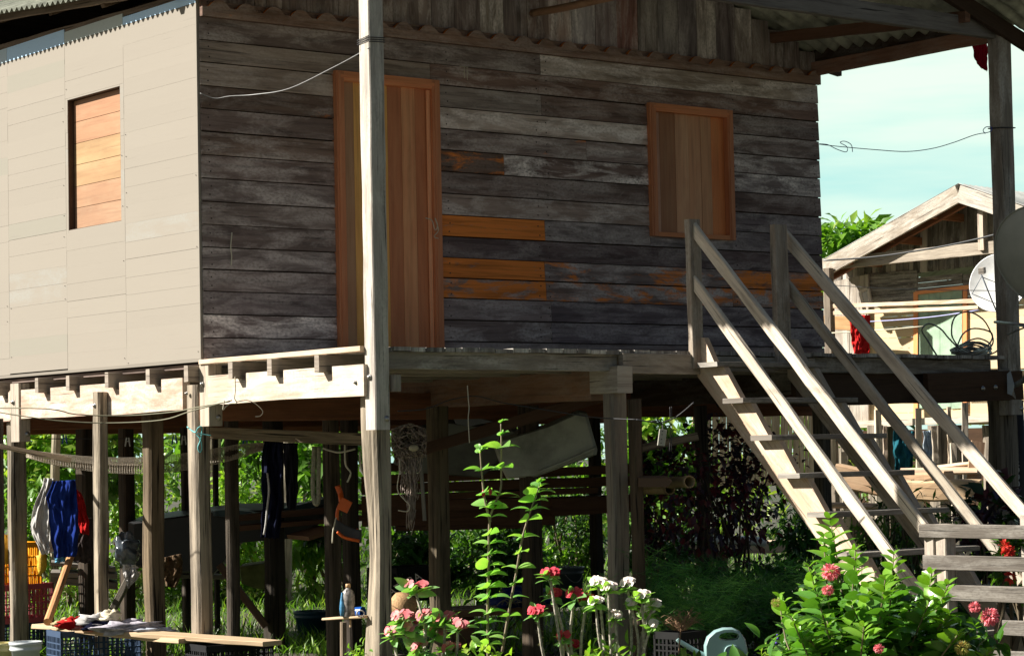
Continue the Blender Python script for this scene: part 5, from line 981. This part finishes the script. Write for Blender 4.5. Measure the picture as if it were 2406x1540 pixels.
# far white pipe and shed
m = MB(); m.tube([at(1590, 1270, 25), at(1700, 1268, 25), at(1800, 1272, 25)], .05, 10); tag(m.build('white_pipe', WDM), 'white plastic pipe lying on the ground beyond the purple shrub', 'pipe')
m = MB(); m.t = (1.2, 1.15, 1.05); m.beam(at(1450+150, 1290, 26), at(1960, 1278, 26), .4, .12, jit=.01); tag(m.build('pale_log', BEAM), 'pale log lying on the ground behind the white pipe', 'log')
# ---------------------------------------------------------------- background vegetation
def bush(name, c, r, n, ls, cols, label, cat, seed, mat=None, group=None, droop=.3, clumps=26, stems=6, h0=.15, lw=.45, parent_only=False, stemt=(.5, .45, .35), rows=2, sr=.028):
    """leaf clumps spread through a crown with gaps, on a few tapering stems"""
    g = np.random.default_rng(seed); c = np.array(c, float); r = np.array(r, float); e = empty(name, (c[0], c[1], 0), label, cat, group)
    K = g.normal(0, 1, (clumps, 3)); K /= np.linalg.norm(K, axis=1, keepdims=True); K *= g.uniform(.35, 1., (clumps, 1)); kr = g.uniform(.14, .38, clumps)
    i = g.integers(0, clumps, n); Q = K[i]+g.normal(0, 1, (n, 3))*kr[i][:, None]*.55; P = c+Q*r; keep = P[:, 2] > .05; P, Q, i = P[keep], Q[keep], i[keep]; n = len(P)
    D = Q*.8+g.normal(0, .6, (n, 3)); D[:, 2] -= droop; cl = np.array(cols); ci = g.integers(0, len(cols), clumps); T2 = cl[ci[i]]*g.uniform(.75, 1.3, (n, 1)); sw = g.random(n) < .25; T2[sw] = cl[g.integers(0, len(cols), sw.sum())]
    L_ = ls*g.uniform(.6, 1.25, n); leaves('leaves', P, D, L_, L_*lw, T2, mat or LEAF, e, rows=rows, curl=.35, seed=seed)
    m = MB(); m.t = stemt
    for k in range(stems):
        q = K[g.integers(0, clumps)]; top = c+q*r*.8; b = np.array([c[0]+g.normal(0, .12), c[1]+g.normal(0, .12), -.05]); md = (b+top)/2+g.normal(0, .08, 3); m.tube([b, md, top], sr, 6, r2=.006)
    m.build('stems', POST, e); return e
def pxr(px, D): return px*D/FPX
B_ = [ # px, py centre, D, rx px, rz px, leaves, size, cols, label
 (150, 1080, 27, 210, 130, 2300, .17, BR+GR, 'bright leafy bush seen between the two left stilts', 'bush'),
 (60, 1260, 26, 130, 110, 1200, .12, GR+BR[:1], 'green bush behind the crate stack', 'bush'),
 (330, 1180, 28, 170, 150, 2000, .10, BR, 'yellow-green creeper behind the thick third stilt', 'creeper'),
 (560, 1210, 29, 130, 120, 2400, .10, BR, 'sunny yellow-green bush between corner stilt and navy trousers', 'bush'),
 (600, 1030, 31, 220, 90, 900, .34, GR, 'big-leaved tree branch hanging behind the brown beam', 'tree'),
 (760, 1090, 28, 90, 140, 500, .30, GR+BR[:1], 'long drooping leaves behind the rope hank', 'tree'),
 (250, 1380, 24, 190, 70, 1500, .08, BR, 'low bright weeds behind the low bench', 'weeds'),
 (470, 1400, 24, 130, 80, 1700, .08, BR+GR, 'leafy weeds right of the corner stilt', 'weeds'),
 (590, 1420, 23.5, 90, 80, 1300, .09, BR+GR, 'weeds behind the dark brace', 'weeds'),
 (735, 1330, 25, 70, 130, 420, .26, BR, 'broad pale green leaves left of the old split stilt', 'plant'),
 (760, 1240, 24, 60, 60, 500, .16, DK+GR, 'dark grassy clump above the broad pale leaves', 'plant'),
 (950, 1260, 24, 100, 150, 1100, .14, DK+GR[:2], 'dark bush behind the fishing net', 'bush'),
 (1120, 1320, 24, 160, 160, 1700, .15, DK+GR, 'dark bush behind the tall leafy stems', 'bush'),
 (1330, 1240, 23, 110, 130, 1700, .10, GR+DK, 'half-lit bush behind the grey bucket', 'bush'),
 (1345, 1330, 26, 90, 70, 700, .12, BR, 'sunlit weeds behind the grey bucket', 'weeds'),
 (1560, 1050, 22, 110, 130, 1300, .20, BR+GR, 'bright hanging leaves right of the grey pillar', 'tree'),
 (1570, 1250, 23, 120, 130, 1300, .14, GR+DK, 'green bush below the brown pipes', 'bush'),
 (700, 1120, 40, 700, 260, 3600, .30, GR+BR, 'tall green thicket far behind the house', 'thicket'),
 (1500, 1130, 40, 650, 240, 3200, .28, GR+BR, 'green thicket far behind the pillar', 'thicket'),
 (-100, 1100, 34, 350, 260, 2400, .24, GR+BR, 'green thicket beyond the left edge', 'thicket'),
]
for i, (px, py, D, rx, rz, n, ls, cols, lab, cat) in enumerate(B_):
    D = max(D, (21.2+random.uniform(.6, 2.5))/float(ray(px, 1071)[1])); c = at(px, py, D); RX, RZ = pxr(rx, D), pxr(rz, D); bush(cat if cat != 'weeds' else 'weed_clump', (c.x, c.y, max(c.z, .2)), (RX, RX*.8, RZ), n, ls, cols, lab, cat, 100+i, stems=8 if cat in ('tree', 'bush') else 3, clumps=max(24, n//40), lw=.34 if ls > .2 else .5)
# pale trunks behind
for i, (px, D, r, t) in enumerate(((492, 30, .09, (1.5, 1.4, 1.3)), (665, 27, .07, (1.4, 1.4, 1.25)), (640, 33, .10, (1.1, 1., .9)), (722, 33, .09, (1.0, 1., .9)), (120, 26, .05, (1.3, 1.3, 1.1)))):
    g = gx(px, D); e = empty('slim_tree', g, ['pale trunk right of the corner stilt', 'sunlit pale trunk left of the navy trousers', 'grey trunk behind the navy trousers', 'grey trunk behind the rope hank', 'thin pale pole by the hanging shirts'][i], 'tree'); m = MB(); m.t = t; m.log((g.x, g.y, -.1), (g.x+.15, g.y, 4.2), r, sq=.1, n=12, amp=.12); m.build('trunk', POST, e)
# tree beyond the stairs, beside the far house
c = at(2000, 585, 52); bush('leafy_tree', (c.x, c.y, c.z), (pxr(120, 52), pxr(110, 52), pxr(82, 52)), 1500, .42, BR+GR[1:3], 'bright green tree top left of the far gable', 'tree', 71, clumps=40, lw=.4, droop=.5)
c = at(2400, 480, 60); bush('leafy_tree', (c.x, c.y, c.z-.6), (1.6, 1.4, .7), 300, .4, GR, 'tree top just showing over the far roof', 'tree', 72)
c = at(1975, 880, 48); bush('leafy_tree', (c.x, c.y, c.z), (1.6, 1.4, 2.6), 900, .35, BR+GR, 'green tree crown behind the left end of the far porch', 'tree', 73)
c = at(2300, 1090, 44); bush('bush', (c.x, c.y, 1.0), (3.2, 2, 1.1), 1500, .2, BR+GR, 'bush seen under the far house', 'bush', 74)
# purple shrub
c = at(1690, 1130, 19.5); bush('purple_shrub', (c.x, c.y, c.z), (pxr(200, 19.5), pxr(150, 19.5), pxr(175, 19.5)), 1700, .08, PU, 'dark purple-leaved shrub behind the stairs', 'shrub', 81, mat=LEAFD, clumps=90, stems=18, lw=.62, stemt=(.4, .36, .32), sr=.013)
c = at(1530, 1180, 20); bush('purple_shrub', (c.x, c.y, c.z), (pxr(70, 19.5), pxr(70, 19.5), pxr(150, 19.5)), 700, .08, PU+DK, 'smaller purple shrub below the brown pipes', 'shrub', 82, mat=LEAFD, clumps=40, stems=8, lw=.6, sr=.012)
c = at(2310, 1240, 17.5); bush('dark_shrub', (c.x, c.y, c.z), (pxr(70, 17.5), pxr(60, 17.5), pxr(110, 17.5)), 420, .14, PU+DK, 'near-black broad-leaved shrub beside the right stilt', 'shrub', 83, mat=LEAFD, clumps=26, stems=5, lw=.55, sr=.012)
c = at(2110, 1230, 18.5); bush('slender_weeds', (c.x, c.y, c.z), (pxr(150, 18.5), pxr(100, 18.5), pxr(90, 18.5)), 1100, .10, DK+GR, 'slender green weeds behind the lower handrails', 'weeds', 84, clumps=50, stems=18, lw=.22)
c = at(2100, 1420, 17.0); bush('weed_clump', (c.x, c.y, c.z), (pxr(330, 17), pxr(150, 17), pxr(110, 17)), 2400, .09, DK+GR[:1], 'dark weeds under the bottom of the stairs', 'weeds', 85, clumps=70, stems=10, lw=.35)
# shade plants that close the view under the stairs and behind the flowers
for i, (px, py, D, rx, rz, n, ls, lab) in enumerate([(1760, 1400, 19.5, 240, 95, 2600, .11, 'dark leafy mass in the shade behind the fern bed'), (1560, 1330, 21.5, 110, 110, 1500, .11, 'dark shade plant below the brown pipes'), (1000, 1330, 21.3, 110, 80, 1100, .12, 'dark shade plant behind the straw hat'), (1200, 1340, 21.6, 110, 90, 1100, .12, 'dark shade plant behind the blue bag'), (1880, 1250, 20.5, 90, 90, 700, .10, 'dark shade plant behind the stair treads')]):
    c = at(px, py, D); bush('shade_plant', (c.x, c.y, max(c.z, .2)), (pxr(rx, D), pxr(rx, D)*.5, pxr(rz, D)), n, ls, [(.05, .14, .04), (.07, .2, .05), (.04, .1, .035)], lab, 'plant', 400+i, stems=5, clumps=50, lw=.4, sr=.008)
# fern bed
def fern(c, n, size, cols, seed, e):
    g = np.random.default_rng(seed); P, D, L_ = [], [], []
    for k in range(n):
        a = g.uniform(0, 6.28); el = g.uniform(.5, 1.3); ln = size*g.uniform(.7, 1.2); d = np.array([math.cos(a)*math.cos(el), math.sin(a)*math.cos(el), math.sin(el)]); p = np.array(c, float)+g.normal(0, .05, 3); s = np.cross(d, [0, 0, 1]); s /= np.linalg.norm(s)
        for j in range(13):
            t = j/13; q = p+d*ln*t-np.array([0, 0, 1])*ln*.55*t*t; w = ln*.24*math.sin(math.pi*(t*.85+.15))
            for sg in (-1, 1): P.append(q); D.append(s*sg+d*.5-np.array([0, 0, .25])+g.normal(0, .35, 3)+np.array([0, 0, g.normal(0, .4)])); L_.append(w)
    return P, D, L_
e = empty('fern_bed', gx(1700, 17.2), 'bed of dark green ferns in the shade behind the watering can', 'ferns'); P, D, L_ = [], [], []
for k in range(46):
    px = random.uniform(1490, 1880); DD = random.uniform(16.2, 18.6); g = at(px, random.uniform(1330, 1470), DD); a = fern((g.x, g.y, max(g.z-.1, .1)), 8, .58, DK, k, e); P += a[0]; D += a[1]; L_ += a[2]
o = leaves('fern_fronds', P, D, np.array(L_), np.array(L_)*.26, tints(len(P)//26+1, [(.06, .22, .05), (.10, .32, .07), (.03, .12, .04), (.14, .34, .08)], 3).repeat(26, axis=0)[:len(P)], LEAF, e, rows=1, curl=.3, seed=9, up=np.random.default_rng(8).normal(0, 1, (len(P), 3))+np.array([-.8, -.8, .6])); tag(o, kind='stuff')
# grass and ground cover
g_ = np.random.default_rng(55); P, D, T_ = [], [], []
for k in range(26000):
    DD = 19.5+g_.random()**1.3*22; px = g_.uniform(-150, 2500); q = gx(px, DD); P.append((q.x, q.y, 0)); D.append((g_.normal(0, .35), g_.normal(0, .35), 1)); 
P = np.array(P); D = np.array(D); o = leaves('grass', P, D, g_.uniform(.06, .26, len(P)), g_.uniform(.008, .02, len(P)), tints(len(P), BR+GR, 4), LEAF, rows=2, curl=.5, seed=5); tag(o, 'bright green grass growing behind the stilts', 'grass', kind='stuff')
P, D = [], []
for k in range(9000):
    DD = 13+g_.random()*6.5; px = g_.uniform(-100, 2500); q = gx(px, DD); P.append((q.x, q.y, 0)); D.append((g_.normal(0, .8), g_.normal(0, .8), .7))
o = leaves('ground_cover', P, D, g_.uniform(.03, .09, len(P)), g_.uniform(.02, .045, len(P)), tints(len(P), DK+GR, 6), LEAF, rows=2, seed=6); tag(o, 'low dark leafy ground cover under the house', 'ground cover', kind='stuff')
# ---------------------------------------------------------------- foreground plants
STEM = plain('green_grey_stem', (.26, .22, .15), .7, 0, .2, 20, tint=True); THORN = plain('thorny_stem', (.50, .45, .37), .8, 0, .35, 60, bump=.6)
SC_ = lambda D: D/FPX
# tall opposite-leaved stems
al = empty('tall_leafy_plant', gx(1160, 13.9), 'tall slender plant with pairs of pale green leaves before the dark middle', 'plant')
def stemleaf(pts, nodes, D, name='stem', lsz=.118, seed=0, r=.009, col=None, red=False):
    g = np.random.default_rng(seed); Pw = [at(x, y, D) for x, y in pts]; m = MB(); m.t = (1.0, .9, .9) if not red else (1.2, .7, .7); m.tube(Pw, r, 7, r2=r*.45); s = m.build(name, STEM, al)
    P, Dd, Ls, W_2 = [], [], [], []
    ys = [p[1] for p in pts][::-1]; xs = [p[0] for p in pts][::-1]
    for k, y in enumerate(nodes):
        x = np.interp(y, ys, xs); c = at(x, y, D); a0 = g.uniform(-.5, .5)+(k % 2)*.9; top = k < 2
        for j in range(4 if not top else 5):
            a = a0+j*math.pi/2 if not top else g.uniform(0, 6.28); d = Vector(RR)*math.cos(a)+Vector((FW[0], FW[1], 0))*math.sin(a); sz = lsz*(1. if not top else (.4+.2*k))*g.uniform(.8, 1.15)
            if not top and j % 2 and g.random() < .65: continue
            P.append(c); Dd.append(tuple(d+Vector((0, 0, .45 if not top else .9)))); Ls.append(sz); W_2.append(sz*.72)
    return P, Dd, Ls, W_2, s
A = []
for args in (([(1147, 1560), (1146, 1430), (1148, 1330), (1150, 1230), (1160, 1190), (1176, 1150), (1178, 1100), (1178, 1040), (1177, 995)], [992, 1022, 1052, 1100, 1165, 1195, 1215, 1255, 1278, 1303, 1330, 1352, 1380, 1405, 1440, 1465, 1490, 1515], 13.8), ([(1152, 1225), (1143, 1190), (1137, 1160), (1132, 1110), (1128, 1058)], [1052, 1062, 1105, 1160, 1187], 13.8), ([(1180, 1530), (1195, 1440), (1212, 1350), (1228, 1260), (1250, 1190), (1268, 1140)], [1132, 1145, 1158, 1178, 1198, 1222, 1262, 1298, 1335, 1372, 1405, 1448, 1500], 13.9)):
    P, Dd, Ls, W2, s = stemleaf(*args, seed=len(A)); A.append(s)
    o = leaves('leaves', [tuple(p) for p in P], Dd, np.array(Ls)*1.0, np.array(W2), tints(len(P), [(.24, .46, .12), (.30, .52, .13), (.20, .42, .11)], len(A), .15), LEAF, al, sunny=1.2, rows=6, curl=.6, fold=.12, seed=len(A))
m = MB(); 
for (x, y) in ((1136, 1158), (1152, 1154)): m.ball(at(x, y, 13.75), .014, 8, 6, (.8, .8, 1.5))
m.build('flower_buds', plain('dark_red_bud', (.35, .01, .02), .4), al)
# thorny flowering stems
def milii(name, heads, base, D, pet, lab, seed, leafn=12, fl=7, lcol=((.20, .40, .14), (.24, .46, .16)), ph=.016, mix=None):
    """crown-of-thorns: spiny stems, each ending in a rosette of paddle leaves and a cluster of two-petalled flowers"""
    g = np.random.default_rng(seed); e = empty(name, gx(base, D), lab, 'flowers'); PM = pet; P, Dd, Ls, Wd = [], [], [], []; fp_, fd = [], []; th_p, th_d = [], []
    for (hx, hy, bx, sz) in heads:
        T1 = at(hx, hy, D+g.uniform(-.12, .12)); B1 = at(bx, 1590, D); md = (T1+B1)/2+Vector((g.normal(0, .02), g.normal(0, .02), 0)); m = MB(); m.tube([B1, md, T1], .010, 7, r2=.007); m.build('thorny_stem', THORN, e)
        L_ = (T1-B1).length
        for k in range(int(L_/.0075)): t = g.random(); p = B1.lerp(md, t*2) if t < .5 else md.lerp(T1, t*2-1); th_p.append(tuple(p)); th_d.append(tuple(g.normal(0, 1, 3)))
        for k in range(leafn):
            a = 6.28*k/leafn+g.uniform(-.3, .3); el = g.uniform(-.35, .9); d = Vector((math.cos(a)*math.cos(el), math.sin(a)*math.cos(el), math.sin(el))); P.append(tuple(T1+Vector((0, 0, -.03*g.random())))); Dd.append(tuple(d)); s_ = sz*1.5*g.uniform(.7, 1.1); Ls.append(s_); Wd.append(s_*.46)
        fp_, fd = [], []
        for k in range(fl):
            v = g.normal(0, 1, 3); v /= np.linalg.norm(v); v[2] = abs(v[2])*.6+.1; c = T1+Vector(v*np.array([.055, .055, .045])*sz/.09)+Vector((0, 0, .012)); out = Vector(v)*.8+Vector(CAM-np.array(c)).normalized()*.55-SUN*1.0; out.normalize(); sd = out.orthogonal().normalized()
            for s_ in (-1, 1): fp_.append(tuple(c-sd*.004*s_)); fd.append((tuple(sd*s_), tuple(out)))
        leaves('flower_cluster', fp_, [a for a, b in fd], ph*1.5, ph*1.9, tints(len(fp_), pet, seed, .15), PETAL, e, rows=4, curl=-.25, fold=.1, up=[b for a, b in fd], seed=seed)
    leaves('leaves', P, Dd, np.array(Ls), np.array(Wd), tints(len(P), lcol, seed, .2), LEAF, e, sunny=1.4, rows=5, curl=.3, fold=.12, tipw=1.05, seed=seed)
    leaves('thorns', th_p, th_d, .028, .009, (.60, .54, .44), LEAF, e, rows=1, seed=seed)
    return e
PINK = [(.75, .25, .28), (.80, .42, .38), (.70, .18, .2)]; REDP = [(.68, .05, .09), (.75, .08, .12), (.55, .03, .06)]; WP = [(.86, .80, .74), (.88, .83, .76), (.84, .72, .68)]
milii('pink_flowering_plant', [(975, 1385, 985, .10), (945, 1455, 975, .085), (1000, 1455, 1000, .085), (1045, 1460, 1035, .09), (1075, 1475, 1050, .08), (960, 1480, 970, .08), (1020, 1490, 1020, .09), (985, 1530, 985, .09), (1060, 1530, 1045, .08), (925, 1490, 950, .07)], 1000, 13.2, PINK, 'pink-flowered thorny plant in front of the centre stilt', 21, ph=.022, fl=12)
milii('red_flowering_plant', [(1292, 1352, 1330, .07), (1350, 1400, 1352, .07), (1262, 1440, 1290, .07), (1378, 1412, 1365, .055), (1300, 1400, 1318, .06), (1325, 1500, 1335, .06), (1345, 1520, 1340, .05)], 1320, 13.7, REDP, 'red-flowered thorny plant with tall pale stems', 22, fl=12, ph=.021)
milii('white_flowering_plant', [(1405, 1372, 1425, .065), (1400, 1420, 1432, .06), (1475, 1375, 1482, .06), (1430, 1385, 1440, .06), (1508, 1405, 1512, .065), (1482, 1420, 1495, .05), (1535, 1425, 1522, .055), (1445, 1450, 1455, .05), (1530, 1472, 1530, .05), (1520, 1440, 1518, .055)], 1470, 13.6, WP, 'white-flowered thorny plant before the grey pillar', 23, fl=14, lcol=((.24, .46, .10), (.30, .52, .12)), ph=.020)
# dry weed
m = MB(); r_ = random.Random(4); c0 = at(1600, 1500, 13.9)
for k in range(60):
    a = r_.uniform(-2.6, 2.6); p = c0+Vector((r_.uniform(-.03, .03), r_.uniform(-.03, .03), .05)); L_ = r_.uniform(.10, .2); d = Vector(RR)*math.sin(a)*.6+Vector((0, r_.uniform(-.4, .4), max(.2, math.cos(a*.5)))); q = p+d*L_*.6; m.tube([p, q, q+Vector(RR)*r_.uniform(-.06, .06)+Vector((0, 0, r_.uniform(-.03, .04)))], .0016, 3, sub=3)
m.tube([at(1590, 1590, 13.9), c0+Vector((0, 0, .06))], .004, 5); tag(m.build('dry_weed', plain('dry_stalk', (.34, .20, .12), .9)), 'dry brown wiry weed left of the watering can', 'weed')
for i, (px, py, n, sp, sz, cols, lab) in enumerate([(1600, 1560, 60, 50, .07, BR+GR, 'small bright leafy plant below the dry weed'), (1715, 1572, 110, 42, .06, [(.05, .12, .05), (.45, .5, .38), (.08, .16, .06)], 'striped green and white leaves before the watering can'), (1840, 1535, 90, 55, .05, BR, 'small plant with violet blossoms right of the watering can'), (1420, 1545, 60, 60, .08, BR+GR, 'fresh green leaves at the foot of the white flowers'), (1130, 1545, 50, 70, .08, BR, 'young leaves at the foot of the tall stems'), (840, 1540, 40, 30, .05, BR, 'small weed at the foot of the centre stilt'), (1000, 1560, 40, 60, .07, GR, 'leaves under the pink flowers')]):
    g = np.random.default_rng(300+i); c = at(px, py, 13.6); P = np.array(c)+g.normal(0, 1, (n, 3))*np.array([sp*.5, sp*.5, 14])*SC_(13.6); D = g.normal(0, .7, (n, 3))+np.array([0, 0, .5]); tag(leaves('small_plant', P, D, sz*g.uniform(.6, 1.2, n), sz*.5*g.uniform(.6, 1.2, n), tints(n, cols, i), LEAF, sunny=1., rows=4, seed=i), lab, 'plant')
m = MB()
for k in range(9): m.ball(at(random.uniform(1800, 1880), random.uniform(1490, 1535), 13.5), .007, 6, 5)
tag(m.build('violet_blossoms', plain('violet', (.10, .06, .45), .6)), 'tiny violet blossoms right of the watering can', 'blossoms', kind='stuff')
# glossy shrub with pink flower balls in front of the stairs
ix = empty('glossy_shrub', gx(2060, 11.6), 'glossy green shrub with round pink flower heads in front of the stairs', 'shrub')
g = np.random.default_rng(17); tips = [(1950, 1215), (1830, 1400), (2010, 1290), (2100, 1300), (2190, 1345), (2230, 1370), (2135, 1430), (2040, 1380), (1960, 1330), (1900, 1330), (1860, 1450), (1915, 1405), (2000, 1420), (2080, 1360), (2060, 1450), (2160, 1480), (2230, 1440), (2290, 1470), (1900, 1500), (1980, 1490), (2060, 1520), (2130, 1530), (2220, 1520), (2290, 1535), (1840, 1530), (1935, 1260), (2330, 1530), (1885, 1380), (1940, 1450), (2110, 1390), (2185, 1410), (2250, 1490), (2010, 1350), (1875, 1470), (2030, 1470), (1960, 1540), (2180, 1545)]
P, D, Ls, T_ = [], [], [], []
m = MB(); m.t = (.8, .8, .6)
for (tx, ty_) in tips:
    dD = g.uniform(11.0, 12.2); tp = at(tx, ty_, dD); bs = at(2060+(tx-2060)*.45, 1650, 11.6); L_ = (tp-bs).length; m.tube([bs, bs.lerp(tp, .5)+Vector(g.normal(0, .03, 3)), tp], .007, 5, r2=.003)
    nn_ = int(min(L_, .55)/.04)
    for k in range(nn_):
        t = 1-(k*.04+.004)/L_; c = bs.lerp(tp, t)
        for j in range(2):
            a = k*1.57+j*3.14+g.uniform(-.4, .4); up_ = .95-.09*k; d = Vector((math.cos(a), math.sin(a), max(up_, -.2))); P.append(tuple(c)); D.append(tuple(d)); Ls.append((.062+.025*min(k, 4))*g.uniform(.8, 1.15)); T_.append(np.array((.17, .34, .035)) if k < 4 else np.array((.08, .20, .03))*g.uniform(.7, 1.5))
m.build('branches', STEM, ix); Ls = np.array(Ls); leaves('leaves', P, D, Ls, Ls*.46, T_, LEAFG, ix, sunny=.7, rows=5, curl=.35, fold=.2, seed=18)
# inner foliage
n = 2600; c = at(2060, 1500, 11.9); Q = g.normal(0, .42, (n, 3))*np.array([pxr(270, 11.9), .5, pxr(150, 11.9)]); keep = (Q[:, 2]/pxr(150, 11.9)) < .75-.9*np.abs(Q[:, 0]*Hh[0])/pxr(270, 11.9); Pn = np.array(c)+Q[:, :1]*np.array(Hh)+Q[:, 1:2]*np.array(f0)+Q[:, 2:]*np.array([0, 0, 1.]); Pn = Pn[keep]; n = len(Pn)
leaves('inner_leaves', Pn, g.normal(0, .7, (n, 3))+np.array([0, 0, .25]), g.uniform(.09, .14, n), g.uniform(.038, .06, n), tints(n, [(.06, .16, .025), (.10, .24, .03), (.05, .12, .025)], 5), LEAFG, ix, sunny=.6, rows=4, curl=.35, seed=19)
IXP = [(.88, .30, .34), (.85, .22, .27), (.9, .40, .42)]
for i, (x, y, r, col) in enumerate(((1952, 1342, .040, IXP), (1945, 1385, .026, IXP), (2325, 1448, .042, IXP), (2290, 1425, .026, IXP), (2065, 1530-8, .022, IXP), (2262, 1520, .034, [(.55, .42, .12), (.4, .45, .1)]), (1823, 1415, .022, [(.4, .35, .1)]))):
    c = np.array(at(x, y, 11.05)); n = 150; v = g.normal(0, 1, (n, 3)); v /= np.linalg.norm(v, axis=1, keepdims=True); v[:, 2] = v[:, 2]*.8; leaves('flower_head', c+v*r*.55, v+g.normal(0, .25, (n, 3)), r*.75, r*.32 if i < 5 else r*.14, tints(n, col, i, .2), PETAL, ix, rows=2, seed=i)
# small red-flowered shrub seen through the gate
c = at(2370, 1330, 15.5); bush('red_flower_shrub', (c.x, c.y, c.z), (pxr(45, 15.5), pxr(45, 15.5), pxr(70, 15.5)), 260, .09, GR, 'shrub with small red flowers seen behind the gate', 'shrub', 91, clumps=12, lw=.4)
for x, y in ((2360, 1282), (2372, 1296), (2375, 1330+25)):
    c = np.array(at(x, y, 15.3)); n = 50; v = g.normal(0, 1, (n, 3)); leaves('flower_head', c+v*.01, v, .035, .018, tints(n, [(.7, .06, .04)], 2), PETAL, bpy.data.objects['red_flower_shrub'], rows=2, seed=3)
